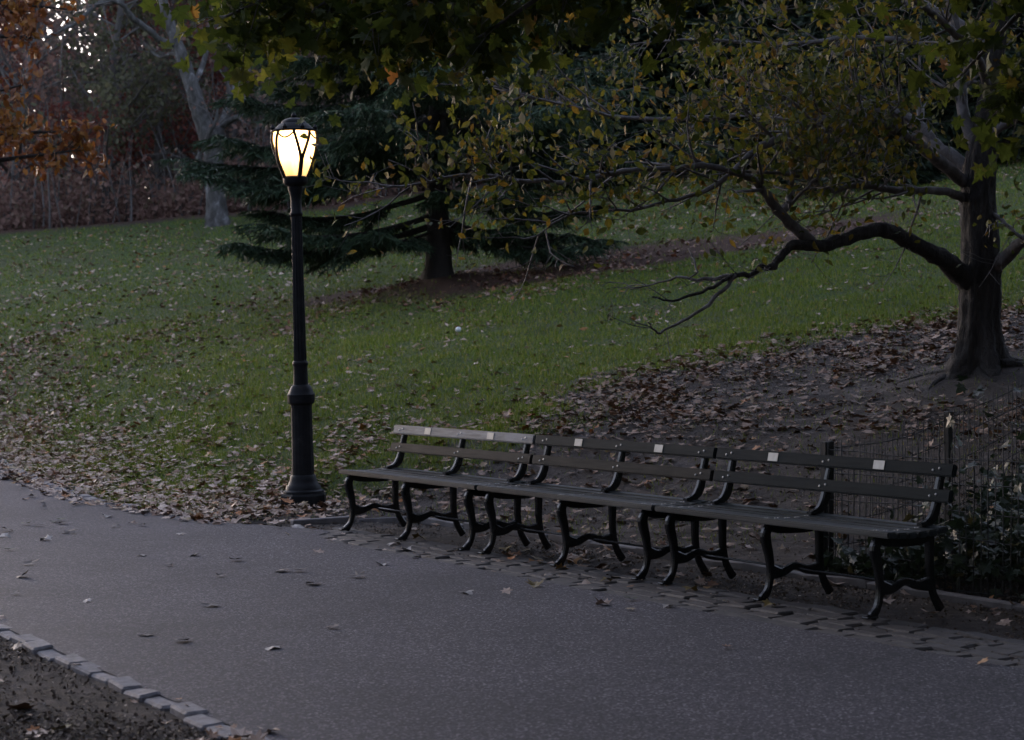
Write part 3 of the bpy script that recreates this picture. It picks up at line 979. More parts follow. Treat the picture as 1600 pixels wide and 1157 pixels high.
# the long low limb
bl([(1528, 460, 16.74), (1503, 430, 16.62), (1468, 403, 16.4), (1430, 381, 16.2), (1392, 364, 16.0), (1362, 361, 15.85), (1324, 374, 15.7), (1282, 384, 15.5), (1240, 384, 15.35), (1217, 403, 15.25), (1206, 418, 15.2), (1190, 417, 15.15), (1174, 430, 15.1), (1145, 431, 15.0), (1116, 449, 14.9), (1082, 461, 14.8), (1049, 470, 14.7), (1019, 464, 14.6)],
   [44, 36, 30, 26, 24, 23, 21, 19, 16, 13, 12, 10, 9, 7, 6, 5, 4, 2], mat=M['bark_dark'])
bl([(1150, 431, 15.0), (1124, 459, 14.9), (1086, 491, 14.7), (1050, 511, 14.6), (1028, 520, 14.5), (1012, 504, 14.4)], [7, 6, 5, 4, 4, 2])
bl([(1145, 431, 15.0), (1090, 438, 15.1), (1064, 434, 15.2), (1030, 443, 15.3), (985, 452, 15.4)], [6, 5, 4, 3, 2])
bl([(1075, 436, 15.1), (1088, 425, 15.1), (1082, 405, 15.2), (1076, 388, 15.3)], [3, 3, 3, 2])
bl([(1270, 382, 15.5), (1240, 354, 15.4), (1213, 327, 15.3), (1194, 300, 15.2), (1172, 281, 15.1), (1120, 262, 15.0), (1060, 262, 14.9), (990, 266, 14.8), (930, 277, 14.7), (866, 285, 14.6), (805, 281, 14.5), (722, 274, 14.3), (655, 287, 14.2), (600, 294, 14.1)], [20, 18, 16, 13, 11, 10, 9, 9, 8, 8, 6, 5, 4, 2])
bl([(1217, 331, 15.35), (1231, 322, 15.4), (1236, 296, 15.5), (1237, 264, 15.5), (1236, 237, 15.6), (1259, 220, 15.7), (1293, 201, 15.8), (1310, 186, 15.9)], [11, 12, 9, 8, 8, 7, 6, 4])
bl([(1236, 238, 15.6), (1217, 224, 15.5), (1175, 186, 15.3), (1158, 163, 15.2), (1120, 140, 15.1)], [6, 6, 5, 4, 2])
bl([(1231, 322, 15.4), (1255, 300, 15.3), (1275, 278, 15.2), (1284, 252, 15.2), (1276, 222, 15.1)], [6, 5, 4, 4, 2])
# two arching limbs
bl([(1538, 285, 16.72), (1490, 246, 16.9), (1461, 228, 17.0), (1445, 205, 17.1), (1404, 180, 17.3), (1366, 171, 17.4), (1324, 165, 17.5), (1278, 163, 17.6), (1232, 165, 17.6), (1170, 178, 17.7), (1050, 187, 17.8), (960, 181, 17.9), (881, 163, 18.0), (828, 152, 18.1), (767, 133, 18.2)], [24, 22, 20, 19, 19, 17, 15, 13, 11, 9, 7, 6, 5, 4, 2])
bl([(1540, 318, 16.8), (1500, 282, 16.66), (1466, 250, 16.4), (1427, 220, 16.1), (1400, 205, 16.0), (1362, 188, 15.9), (1331, 184, 15.8), (1293, 187, 15.7), (1255, 197, 15.5), (1229, 211, 15.4), (1191, 229, 15.3), (1160, 255, 15.2), (1120, 290, 15.0), (1060, 312, 14.9), (985, 328, 14.8), (900, 335, 14.7), (832, 373, 14.6)], [20, 20, 19, 19, 18, 17, 16, 15, 15, 14, 13, 11, 8, 6, 5, 4, 2])
bl([(1538, 340, 16.8), (1500, 308, 16.66), (1470, 299, 16.4), (1440, 298, 16.2), (1385, 297, 16.1), (1366, 291, 16.0), (1331, 291, 15.9), (1301, 298, 15.8), (1274, 283, 15.7), (1240, 274, 15.6), (1160, 270, 15.3), (1134, 264, 15.2)], [14, 14, 13, 12, 11, 10, 9, 8, 7, 6, 5, 3])
# upright stems and the right-hand limbs
bl([(1530, 232, 16.7), (1506, 183, 16.8), (1499, 120, 16.9), (1494, 62, 17.0), (1482, -20, 17.1), (1465, -110, 17.3)], [22, 19, 18, 16, 13, 8])
bl([(1534, 222, 16.7), (1575, 190, 16.5), (1605, 173, 16.4), (1680, 130, 16.2), (1760, 110, 16.0)], [17, 15, 14, 11, 6])
bl([(1540, 435, 16.76), (1582, 392, 16.4), (1605, 374, 16.2), (1680, 352, 16.0), (1780, 350, 15.8)], [24, 20, 18, 13, 7])
bl([(1536, 325, 16.75), (1572, 350, 16.4), (1592, 369, 16.2), (1640, 392, 16.0)], [8, 7, 6, 4])
bl([(1546, 150, 16.7), (1520, 80, 16.2), (1440, 10, 15.6), (1330, -60, 15.0), (1200, -110, 14.5)], [16, 14, 12, 9, 5])
bl([(1555, 80, 16.7), (1470, 20, 17.4), (1350, -20, 18.2), (1180, -40, 18.8), (1040, -50, 19.2)], [14, 12, 10, 8, 4])
bl([(1560, 20, 16.7), (1630, -60, 16.2), (1720, -140, 15.5), (1800, -180, 15.0)], [13, 11, 8, 4])
bl([(1500, 120, 16.9), (1440, 70, 17.2), (1340, 60, 17.4), (1220, 70, 17.6), (1100, 62, 17.8), (980, 70, 18.0)], [10, 9, 8, 7, 5, 2])
tw = Tubes(); lp = []
for li, (P, Wd) in enumerate(limbs):
    Lm = np.linalg.norm(P[1:] - P[:-1], axis=1).sum()
    if Lm < 0.5: continue
    if li < 4:
        twigs_from(P, 0.02, int(2.2 * Lm + 1), 0.6, r1, tw, lp, tmin=0.5, spread=0.7, flatten=0.5, up=0.10, sub=2, nleaf=1, jit=0.05, rt=0.0045)
        continue
    twigs_from(P, Wd[0], int(8 * Lm + 2), 1.05, r1, tw, lp, tmin=0.22, spread=1.0, flatten=0.7, up=0.05, sub=4, nleaf=6, jit=0.10, rt=0.005, lift=0.03)
tw.v = [v - off for v in tw.v]
tw_o = tw.build('twigs', M['bark_limb'], btree); tag(tw_o, kind='stuff')
lp = np.array(lp)
def pxy(P): return 800 + P[:, 0] / P[:, 1] * 2783, 536 - (P[:, 2] - CAM_H) / P[:, 1] * 2783
X_, Y_ = pxy(lp)
keep = r1.random(len(lp)) < np.clip((lp[:, 2] - 1.95) / 0.9, 0.06, 1)      # the low limb is almost bare
lp = lp[keep]
print('tree leaves', len(lp))
o = leaf_object('crown', lp - off, 0.080, 'oval', M['yellow'], btree, seed=5, droop=0.5, curl=0.6); tag(o, kind='stuff')

# ------------------------------------------------------------------ the maple that hangs in from above right
r2 = np.random.default_rng(23)
mb = np.array([5.9, 9.3, 0.0]); mb[2] = tz(mb[0], mb[1]) - 0.05
maple = empty('maple_tree', tuple(mb))
tag(maple, 'near maple whose dark green leaf sprays hang into the top of the view', 'tree')
t = Tubes()
t.add(np.array([(0, 0, 0), (0, 0, .4), (0.05, 0, 1.5), (0, 0.05, 2.8), (-.1, .1, 4.2), (-.1, .2, 6), (.1, .2, 8.5), (0.1, .1, 11)]), [.42, .30, .26, .25, .22, .16, .09, .03], 14, rough=0.03)
t.build('trunk', M['bark_dark'], maple)
mt = Tubes(); mlp = []
ends = [at(*q) for q in ((385, 0, 10.5), (345, 30, 10.0), (490, 15, 10.0), (560, -20, 11.0), (640, 10, 9.6), (560, 70, 10.2), (720, -50, 10.5), (800, 10, 11.0), (700, 90, 10.6), (620, 105, 11.0), (425, 30, 11.0), (945, 0, 9.6), (1120, -60, 10.0), (1330, -50, 10.5), (1450, -90, 9.6), (1560, -30, 9.2), (1490, 130, 10.4), (1590, 175, 9.8), (1020, -110, 9.2), (340, -70, 9.6))]
ends += [np.array(q) for q in ((1.6, 7.2, 4.6), (-0.8, 7.8, 4.8), (3.0, 5.2, 4.9), (5.4, 14.5, 4.8), (0.2, 14.0, 5.6), (8.5, 11.5, 5.0), (8.0, 6.5, 5.5), (5.5, 4.0, 5.5), (-1.0, 6.8, 6.2), (3.0, 9.0, 7.5), (2.0, 12.5, 7.5), (7, 10, 9), (4, 6.5, 8), (0.5, 9.5, 6.5), (1.2, 4.0, 5.2), (3.5, 3.0, 5.5), (0.0, 5.2, 5.6), (1.0, 11.0, 5.6), (2.6, 7.0, 5.4), (2.0, 5.5, 6.5), (4.2, 11.5, 6.0))]
ends += [np.array((x_, y_, 0.1926 * y_ + 1.46 + r2.uniform(0.9, 1.6))) for x_, y_ in ((-1.0, 7.5), (0.2, 6.0), (1.4, 7.8), (2.4, 6.2), (-0.6, 5.0), (1.2, 4.6), (2.9, 8.4), (0.4, 8.6), (3.2, 4.6), (-1.4, 6.2))]  # limbs added just above the view to shade the ground below
ends += [np.array((r2.uniform(-1.5, 6), r2.uniform(2, 9), r2.uniform(5, 9))) for _ in range(9)]  # more unseen crown limbs, added to thicken the shade
for qi, e in enumerate(ends):
    e = e - mb
    s0 = np.array([-0.05, 0.1, max(3.7, e[2] - 0.2) + r2.uniform(0, .5)])
    mid = (s0 + e) / 2 + r2.normal(0, 0.25, 3)
    mid[2] = max(mid[2] + 0.35, 4.3 - mb[2])
    P = spline([s0, s0 * 0.6 + mid * 0.4 + np.array([0, 0, .22]), mid, mid * 0.4 + e * 0.6 + np.array([0, 0, .22]), e], 4)
    t = Tubes(); t.add(P, np.linspace(0.075, 0.007, len(P)), 8, rough=0.04)
    t.build('branch', M['bark_limb'], maple)
    Lm = np.linalg.norm(P[1:] - P[:-1], axis=1).sum()
    if qi < 20:
        twigs_from(P, 0.03, int((3.2 if qi < 11 else 1.6) * Lm * 0.6), 0.7, r2, mt, mlp, tmin=0.62, spread=0.9, flatten=0.6, up=-0.05, lift=-0.06, sub=3, nleaf=4, jit=0.08, rt=0.004, sublen=0.5)
        twigs_from(P, 0.03, 4 if qi < 11 else 2, 0.5, r2, mt, mlp, tmin=0.9, spread=0.7, flatten=0.6, up=-0.1, lift=-0.06, sub=3, nleaf=5, jit=0.08, rt=0.004, sublen=0.5)
    else:
        twigs_from(P, 0.05, int(7 * Lm), 1.3, r2, mt, mlp, tmin=0.25, spread=0.9, flatten=0.45, up=0.0, lift=0.0, sub=4, nleaf=7, jit=0.14, rt=0.005, sublen=0.5)
o = mt.build('twigs', M['bark_limb'], maple); tag(o, kind='stuff')
mlp = np.array(mlp)
high = mlp[mlp[:, 2] + mb[2] > 4.6]
mlp = np.vstack([mlp] + [high + r2.normal(0, 0.2, high.shape) for _ in range(1)])  # high leaves doubled so the unseen crown cuts more sky light
print('maple leaves', len(mlp))
o = leaf_object('crown', mlp, 0.120, 'maple', M['maple'], maple, seed=8, droop=0.55, curl=0.5); tag(o, kind='stuff')

# ------------------------------------------------------------------ the cedar on the slope
r3 = np.random.default_rng(31)


def conifer_mesh(root, H, Rmax, trunk_r, first, tiers, needle_mat, bark, r, dens=1.0, need=(0.05, 0.26), hang=0.9, per=5, fixed=None):
    tp = np.array([(0, 0, -0.3), (0, 0, 0.15), (0.02, 0, 0.8), (-.03, 0.02, 2), (0.05, 0, H * .45), (0, .03, H * .75), (0, 0, H)])
    t = Tubes(); t.add(spline(tp, 3), np.interp(np.linspace(0, 1, 19), [0, .1, .18, .35, .6, .8, 1], np.array([1.5, 1.15, 0.95, .85, .6, .33, .04]) * trunk_r), 12, rough=0.04)
    t.build('trunk', bark, root)
    bt = Tubes(); NP, ND_ = [], []
    specs = []
    for i in range(tiers):
        f = i / (tiers - 1)
        z = first + (H * 0.97 - first) * f ** 0.92
        L = Rmax * (1 - f) ** 0.75 + 0.25
        a0 = r.uniform(0, 6.28)
        for k in range(per):
            specs.append((z + r.uniform(-.15, .15), a0 + k * 6.283 / per + r.normal(0, .25), L * r.uniform(0.75, 1.12)))
    if fixed: specs = fixed + [s for s in specs if s[0] > first + 0.6]
    for z, a, L in specs:
        d = np.array([math.cos(a), math.sin(a), 0.0])
        n = 8
        s = np.linspace(0, 1, n)
        P = np.array([0, 0, z]) + d[None, :] * (s * L)[:, None]
        P[:, 2] += -0.17 * L * np.sin(s * math.pi * 0.62) + 0.06 * L * s ** 3
        P[:, :2] += r.normal(0, 0.03 * L, (n, 2)) * s[:, None]
        bt.add(P, np.linspace(max(0.018, 0.02 * L), 0.008, n), 6)
        nt_ = int(13 * L * dens)
        for _ in range(nt_):
            t_ = r.uniform(0.22, 1.0)
            p, dd = along(P, t_)
            sd = np.cross(dd, [0, 0, 1.0]); sd /= np.linalg.norm(sd)
            sd = sd * (1 if r.random() < .5 else -1)
            tl_ = L * 0.30 * r.uniform(0.5, 1.2) * (1.15 - 0.7 * t_) + 0.18
            q = np.linspace(0, 1, 5)[:, None]
            W = p + (sd * 0.85 + dd * 0.65)[None, :] * q * tl_
            W[:, 2] += (-0.22 * tl_ * q[:, 0] ** 2) + r.normal(0, .02)
            bt.add(W, np.linspace(0.010, 0.004, 5), 3, cap=False)
            m_ = int(34 * tl_ * dens) + 8
            u_ = r.uniform(0, 1, m_)
            pp = np.stack([np.interp(u_, np.linspace(0, 1, 5), W[:, c]) for c in range(3)], -1)
            ndir = r.normal(0, 0.6, (m_, 3)); ndir[:, 2] = -np.abs(ndir[:, 2]) * hang - 0.25 * hang + 0.25 * (1 - hang)
            ndir += (sd * 0.5 + dd * 0.4)
            NP.append(pp); ND_.append(ndir)
    o = bt.build('branches', bark, root); tag(o, kind='stuff')
    NP = np.concatenate(NP); ND_ = np.concatenate(ND_)
    ND_ /= np.linalg.norm(ND_, axis=1)[:, None]
    nn = len(NP)
    ln = r.uniform(need[1] * 0.5, need[1] * 1.3, nn); wd = r.uniform(need[0] * 0.5, need[0], nn)
    sd = np.cross(ND_, r.normal(0, 1, (nn, 3))); sd /= np.linalg.norm(sd, axis=1)[:, None] + 1e-9
    v = np.stack([NP + sd * wd[:, None] * 0.5, NP - sd * wd[:, None] * 0.5, NP + ND_ * ln[:, None]], 1).reshape(-1, 3)
    o = mesh_np('crown', v, np.arange(nn * 3).reshape(-1, 3), needle_mat, root)
    tag(o, kind='stuff')
    print('conifer tris', nn)


cb = np.array([CEDAR[0], CEDAR[1], tz(*CEDAR)])
cedar = empty('cedar_tree', tuple(cb))
tag(cedar, 'dark cedar with drooping branches on the slope behind the lamp post', 'tree')
fixed = [(1.05, 3.22, 4.0), (1.25, 3.55, 3.6), (0.95, 4.1, 2.2), (1.0, -0.10, 3.2), (1.1, 0.15, 2.7), (1.2, 0.5, 2.6), (1.15, -0.6, 1.9), (1.3, 2.6, 2.9), (1.2, 1.6, 2.4), (1.7, 3.0, 3.6), (1.75, 0.15, 3.2), (1.7, -1.4, 1.9), (1.8, 5.5, 2.5), (2.5, 3.25, 4.7), (2.9, 3.05, 4.9), (2.6, 0.1, 3.6), (2.7, 4.4, 3.4), (2.9, 2.2, 3.5)]
conifer_mesh(cedar, 13.0, 4.6, 0.30, 2.4, 17, M['needles'], M['bark_cedar'], r3, 1.35, (0.05, 0.25), 0.9, 6, fixed)

# ------------------------------------------------------------------ evergreens behind, on the right
ev0 = empty('evergreen_tree', (0, 0, 0))
conifer_mesh(ev0, 12.0, 3.4, 0.22, 0.5, 20, M['evergreen'], M['bark_cedar'], r3, 0.55, (0.16, 0.5), 0.6, 6)
ev_spots = [(3.2, 57.5, 1.1), (8.6, 54, 1.15), (14.2, 56, 1.1), (11.0, 60, 1.3), (17.5, 60, 1.2), (5.8, 63, 1.3), (0.2, 64, 1.2), (20.5, 55, 1.0), (9.0, 45.5, 0.72), (13.2, 47, 0.8)]
ev_labels = ['dark evergreen at the crest right behind the cedar', 'dark evergreen at the crest in the middle of the right-hand group', 'dark evergreen behind the sweeping limbs of the right-hand tree']
for k, (x, y, s) in enumerate(ev_spots):
    o = ev0 if k == 0 else copy_tree(ev0)
    o.location = (x, y, tz(x, y)); o.rotation_euler = (0, 0, k * 1.7); o.scale = (s, s, s * random.uniform(0.9, 1.1))
    tag(o, 'dark evergreen tree in the shadowy group at the top of the slope', 'tree', 'evergreens at the top of the slope')

# ------------------------------------------------------------------ sycamore on the crest
r4 = np.random.default_rng(41)
Ys = 59.0
sx, sy = (340 - 800) / 2783 * Ys, Ys
sb = np.array([sx, sy, tz(sx, sy)])
syc = empty('sycamore_tree', tuple(sb))
tag(syc, 'big pale-barked sycamore standing at the crest of the lawn on the left', 'tree')
sl = []
def sl_(pts, w, nm='branch', k=12):
    P, Wd = limb_px([(x, y, Ys + dy) for x, y, dy in pts], np.array(w) * 0.84, nm, M['bark_syc'], syc, 4, sb, 0.03, k)
    sl.append((P, Wd))
sl_([(341, 362, 0), (340, 345, 0), (338, 320, 0), (336, 280, 0), (333, 240, 0), (326, 212, 0), (314, 180, 0), (302, 145, 0), (289, 102, 0), (271, 54, 0), (258, 15, 0), (246, -40, 0), (236, -120, 0.5), (232, -220, 1)], [56, 46, 38, 36, 37, 38, 32, 28, 25, 22, 19, 15, 11, 5], 'trunk', 16)
sl_([(273, 72, 0), (250, 63, -.5), (232, 47, -1), (203, 25, -1.5), (192, 8, -1.8), (167, 0, -2), (145, 13, -2.3), (120, 36, -2.6), (98, 47, -3), (70, 62, -3.2)], [14, 13, 12, 12, 10, 9, 8, 7, 5, 3])
sl_([(334, 232, 0), (343, 205, .3), (352, 181, .6), (362, 148, 1), (380, 110, 1.5), (392, 50, 2), (400, -30, 2.5)], [22, 18, 15, 12, 10, 8, 4])
sl_([(347, 198, .3), (365, 186, 0), (384, 180, -.4), (410, 176, -.8), (450, 150, -1.2), (490, 110, -1.5)], [12, 11, 9, 8, 6, 3])
sl_([(318, 232, -.3), (325, 212, -.4), (334, 196, -.5), (340, 175, -.5), (334, 160, -.6)], [9, 8, 7, 5, 3])
sl_([(318, 262, -.35), (310, 250, -.5), (312, 238, -.6)], [12, 11, 4])
sl_([(300, 140, 0), (318, 100, .6), (330, 50, 1), (345, -20, 1.6), (350, -120, 2)], [12, 10, 9, 7, 4])
sl_([(285, 92, 0), (270, 84, .8), (250, 90, 1.5), (236, 80, 2)], [8, 7, 5, 3])
stw = Tubes(); slp = []
for P, Wd in sl[1:]:
    Lm = np.linalg.norm(P[1:] - P[:-1], axis=1).sum()
    twigs_from(P, Wd[0], int(2.2 * Lm + 2), 2.0, r4, stw, slp, tmin=0.3, spread=0.9, flatten=0.8, up=0.1, sub=4, nleaf=1, jit=0.1, rt=0.014)
stw.v = [v - sb for v in stw.v]
tag(stw.build('twigs', M['bark_wood'], syc), kind='stuff')
slp = np.array(slp)
tag(leaf_object('crown', slp - sb, 0.17, 'quad', M['brownleaf'], syc, seed=3, droop=0.5), kind='stuff')


# ------------------------------------------------------------------ woodland trees on the left (and far behind)
def wood_tree(name, seed, H, r0, crown0, limb, nl, leaf_m, leaf_n, leaf_s, up=0.25, twig=2.0):
    r = np.random.default_rng(seed)
    root = empty(name)
    T = walk((0, 0, -0.3), (0, 0, 1), H, 10, 0.035, 0.02, r)
    t = Tubes()
    t.add(T, np.interp(np.linspace(0, 1, 11), [0, .06, .5, 1], [r0 * 1.5, r0, r0 * .62, 0.02]), 8, rough=0.03)
    tw_, lp_ = Tubes(), []
    for _ in range(nl):
        f = r.uniform(crown0, 0.97)
        p, d = along(T, f)
        a = r.uniform(0, 6.283)
        L = limb * r.uniform(0.6, 1.15) * (1.25 - f)
        P = walk(p, (math.cos(a), math.sin(a), r.uniform(0.25, 0.9)), L, 6, 0.10, 0.05, r)
        t.add(P, np.linspace(r0 * 0.42 * (1.2 - f), 0.015, 7), 5)
        twigs_from(P, r0 * 0.3, int(twig * L), 1.5, r, tw_, lp_, tmin=0.2, spread=0.9, flatten=0.9, up=up, sub=4, nleaf=leaf_n, jit=0.22, rt=0.013, lift=0.05)
    t.build('trunk', M['bark_wood'], root)
    tag(tw_.build('twigs', M['bark_wood'], root), kind='stuff')
    if leaf_m and leaf_n:
        tag(leaf_object('crown', np.array(lp_), leaf_s, 'quad', leaf_m, root, seed=seed, droop=0.4), kind='stuff')
        print(name, len(lp_))
    return root


def put(o, x, y, s, rz, label, group=None, zs=1.0):
    o.location = (x, y, tz(x, y) - 0.05); o.scale = (s, s, s * zs); o.rotation_euler = (0, 0, rz)
    tag(o, label, 'tree', group)


# rust-leaved oak hanging in at the upper left
r5 = np.random.default_rng(55)
ob = np.array([-10.9, 30.0, 0.0]); ob[2] = tz(ob[0], ob[1])
oak = empty('oak_tree', tuple(ob))
tag(oak, 'oak with rust-orange leaves hanging in at the upper left edge', 'tree')
t = Tubes(); t.add(np.array([(0, 0, -.3), (0, 0, .3), (.05, 0, 2), (0, .1, 4), (.1, 0, 6.5), (0, 0, 9.5), (0.1, 0, 12)]), [.45, .33, .28, .25, .2, .12, .04], 12, rough=.03)
t.build('trunk', M['bark_dark'], oak)
ot, olp = Tubes(), []
for px, py, Y in ((60, 60, 29), (20, 190, 28), (105, 205, 29.5), (45, 130, 27.5), (-60, 120, 29), (20, 20, 30), (105, 15, 30.5), (-40, 230, 28.5), (60, -60, 30), (-150, -100, 31), (-250, 50, 28), (-100, -250, 30), (50, -200, 31), (-300, -200, 27), (120, 235, 29)):
    e = at(px, py, Y) - ob
    z0 = max(2.2, e[2] - 0.6 + r5.uniform(-.4, .4))
    s0 = np.array([0, 0, min(z0, 9)])
    mid = (s0 + e) / 2 + np.array([0, 0, .25])
    P = spline([s0, mid, e], 5)
    ot.add(P, np.linspace(.09, .015, len(P)), 6)
    L = np.linalg.norm(e - s0)
    twigs_from(P, .05, int(3.4 * L), 0.9, r5, ot, olp, tmin=.35, spread=.9, flatten=.7, up=.0, sub=3, nleaf=5, jit=.10, rt=.009)
tag(ot.build('branches', M['bark_dark'], oak), kind='stuff')
olp = np.array(olp)
print('oak', len(olp))
tag(leaf_object('crown', olp, 0.155, 'oval', M['oak'], oak, seed=2, droop=.6, curl=.6), kind='stuff')

GW = 'bare grey trees of the wood on the left'
wa = wood_tree('woodland_tree', 61, 19, 0.20, 0.12, 4.6, 40, M['brownleaf'], 2, 0.22, up=0.35, twig=2.6)
wb = wood_tree('woodland_tree', 62, 17, 0.16, 0.10, 4.0, 44, M['dullgreen'], 5, 0.22, up=0.3, twig=2.6)
wc = wood_tree('woodland_tree', 63, 15, 0.15, 0.08, 3.6, 38, M['crimson'], 6, 0.24, up=0.2, twig=2.4)
wd_ = wood_tree('woodland_tree', 64, 21, 0.24, 0.25, 5.0, 30, M['brownleaf'], 0, 0.2, up=0.3)

def pX(px, Y): return (px - 800) / 2783 * Y
put(wc, pX(243, 66), 66, 0.92, 0.3, 'crimson-leaved tree in the wood just left of the pale sycamore', None)
o = copy_tree(wc); put(o, pX(60, 74), 74, 0.8, 2.2, 'red-leaved tree deep in the wood behind the rust-orange oak', None)
put(wb, pX(165, 64.5), 64.5, 1.0, 1.0, 'slender dull-green tree in the wood between the oak and the crimson tree', None)
o = copy_tree(wb); put(o, pX(196, 72), 72, 1.05, 2.6, 'tall dull-green tree deeper in the wood left of the crimson tree', None)
first = True
for px, Y, s, k in ((20, 66, .95, 0), (205, 69, 1.05, 0), (285, 70, 1.0, 1), (375, 68, 1.0, 0), (420, 74, 1.05, 1), (470, 69, 1.0, 0), (530, 74, 1.0, 1), (580, 70, 1.0, 0), (650, 72, 1.05, 0), (720, 75, 1.0, 1), (-40, 70, 1.0, 1), (250, 80, 1.1, 1), (330, 79, 1.1, 0), (10, 82, 0.95, 1), (440, 84, 1.15, 0), (560, 84, 1.15, 1), (820, 76, 1.1, 0), (930, 78, 1.1, 1), (1060, 76, 1.1, 0), (1200, 78, 1.1, 1), (1340, 76, 1.1, 0), (1480, 78, 1.1, 1), (1600, 75, 1.1, 0)):
    src = (wa, wd_)[k]
    if src.get('label') is None: o = src
    else: o = copy_tree(src)
    if px < 800:
        put(o, pX(px, Y), Y, s, px * 0.7, 'nearly bare grey-trunked tree in the wood beyond the lawn', GW)
    else:
        put(o, pX(px, Y), Y, s, px * 0.7, 'bare tree far behind the evergreens at the top of the slope', 'bare trees behind the evergreens')

# low brown undergrowth along the crest, and the far wood that closes the view
r6 = np.random.default_rng(71)
n = 45000
x = r6.uniform(-26, 6, n); y = 61.5 + r6.gamma(2.0, 3.0, n)
cl = 0.5 + 0.5 * vnoise(x, y, 0.9, 72)
hh = r6.beta(1.2, 2.2, n) * (1.2 + 3.0 * np.clip(cl, 0, 1))
P = np.column_stack([x, y, terrain(np.column_stack([x, y])) + hh])
o = leaf_object('undergrowth', P, 0.22, 'quad', M['brownleaf'], None, seed=4, droop=0.3)
tag(o, 'brown withered undergrowth along the edge of the wood', 'undergrowth', kind='stuff')
st_ = Tubes()
for _ in range(420):
    X0 = r6.uniform(-24, 6); Y0 = 61.5 + r6.gamma(2, 3.5)
    st_.add(walk((X0, Y0, tz(X0, Y0) - .1), (r6.normal(0, .12), r6.normal(0, .12), 1), r6.uniform(1.5, 7), 5, 0.06, 0.02, r6), np.linspace(r6.uniform(.02, .05), .008, 6), 4)
tag(st_.build('saplings', M['bark_wood']), 'thin bare saplings packed along the edge of the wood', 'saplings', kind='stuff')

n = 115000
x = r6.uniform(-38, 34, n); y = r6.uniform(86, 108, n)
z0 = terrain(np.column_stack([x, y]))
hmax = 22 + 5 * vnoise(x, y, 0.25, 75)
hh = r6.beta(1.1, 1.5, n) * hmax
PX, PY = 800 + x / y * 2783, 536 - (z0 + hh - CAM_H) / y * 2783
thin = 1 - 0.93 * np.exp(-((x / y + 0.245) / 0.022) ** 2 - ((hh - 17) / 6.0) ** 2)     # a gap in the far wood
keep = r6.random(n) < thin
P = np.column_stack([x, y, z0 + hh])[keep]
n = 66000                                      # unseen leaf ring added around the camera to block sky light
az_ = np.radians(r6.uniform(40, 282, n)); rr_ = r6.uniform(15, 32, n)
xy_ = np.column_stack([rr_ * np.sin(az_), 2 + rr_ * np.cos(az_)])
P = np.vstack([P, np.column_stack([xy_, np.where(xy_[:, 0] > 0, terrain(xy_), 0) + r6.beta(1.2, 1.3, n) * 20])])
n = 16000  # unseen leaf bank added on the left to hide the bright horizon
az_ = np.radians(r6.uniform(276, 314, n)); rr_ = r6.uniform(32, 46, n)
P = np.vstack([P, np.column_stack([-2 + rr_ * np.sin(az_), 8 + rr_ * np.cos(az_), r6.beta(1.1, 1.5, n) * 10])])
o = leaf_object('distant_wood_and_sky_blocker', P, 0.62, 'quad', M['dullgreen'], None, seed=6, droop=0.2)
o.data.materials.clear(); o.data.materials.append(M['farleaf'])
tag(o, 'far wood that reads as one brown-grey mass behind everything, plus an added unseen ring of leaves blocking sky light', 'wood', kind='stuff')
dt = Tubes()
for _ in range(260):
    X0 = r6.uniform(-45, 42); Y0 = r6.uniform(84, 110)
    dt.add(walk((X0, Y0, tz(X0, Y0) - .2), (r6.normal(0, .05), 0, 1), r6.uniform(14, 24), 6, 0.04, 0.02, r6), np.linspace(r6.uniform(.1, .25), .03, 7), 5)
tag(dt.build('distant_trunks', M['bark_wood']), 'grey trunks crowded in the far wood', 'wood', kind='stuff')

# ------------------------------------------------------------------ wire fence round the planting bed
r7 = np.random.default_rng(81)
FC = np.array([1.95, 11.27])
bd = np.array([0.800, 0.600])


def wire_run(p0, d, L, label, posts):
    root = empty('wire_fence', (p0[0], p0[1], 0))
    tag(root, label, 'fence')
    H = 0.80
    gz = lambda s: tz(*(p0 + d * s))
    tb = Tubes()
    ns = int(L / 0.052)
    for i in range(ns + 1):
        s = i * 0.052
        q = d * s; z = gz(s)
        tb.add([(q[0] + r7.normal(0, .003), q[1], z - .02), (q[0] + r7.normal(0, .004), q[1] + r7.normal(0, .004), z + H + .03)], [.0034, .0034], 4)
    for zr in (0.02, 0.16, 0.32, 0.48, 0.64, 0.78):
        ss = np.linspace(0, L, int(L / .3) + 2)
        tb.add([(d[0] * s, d[1] * s, gz(s) + zr + 0.008 * math.sin(s * 5 + zr * 9)) for s in ss], np.full(len(ss), .0036), 4)
    tag(tb.build('wire_mesh', M['wire'], root), kind='stuff')
    for s in posts:
        q = d * s; z = gz(s)
        bm = bmesh.new()
        bmesh.ops.create_cube(bm, size=1)
        for v in bm.verts: v.co = Vector((v.co.x * .042, v.co.y * .042, v.co.z * 1.0))
        bmesh.ops.bevel(bm, geom=list(bm.edges), offset=.004, segments=1, affect='EDGES')
        p = mesh_bm('post', bm, M['wire'], root)
        p.location = (q[0], q[1] - 0.02, z + 0.335); p.rotation_euler = (r7.normal(0, .015), r7.normal(0, .015), -YAW)
    return root


wire_run(FC, bd, 4.6, 'low black wire fence running back up the slope from the corner by the bench', (0.08, 1.24, 2.6, 4.0))
wire_run(FC + U * 0.03, U, 5.0, 'low black wire fence running along behind the nearest bench', (0.0, 1.9, 3.6))

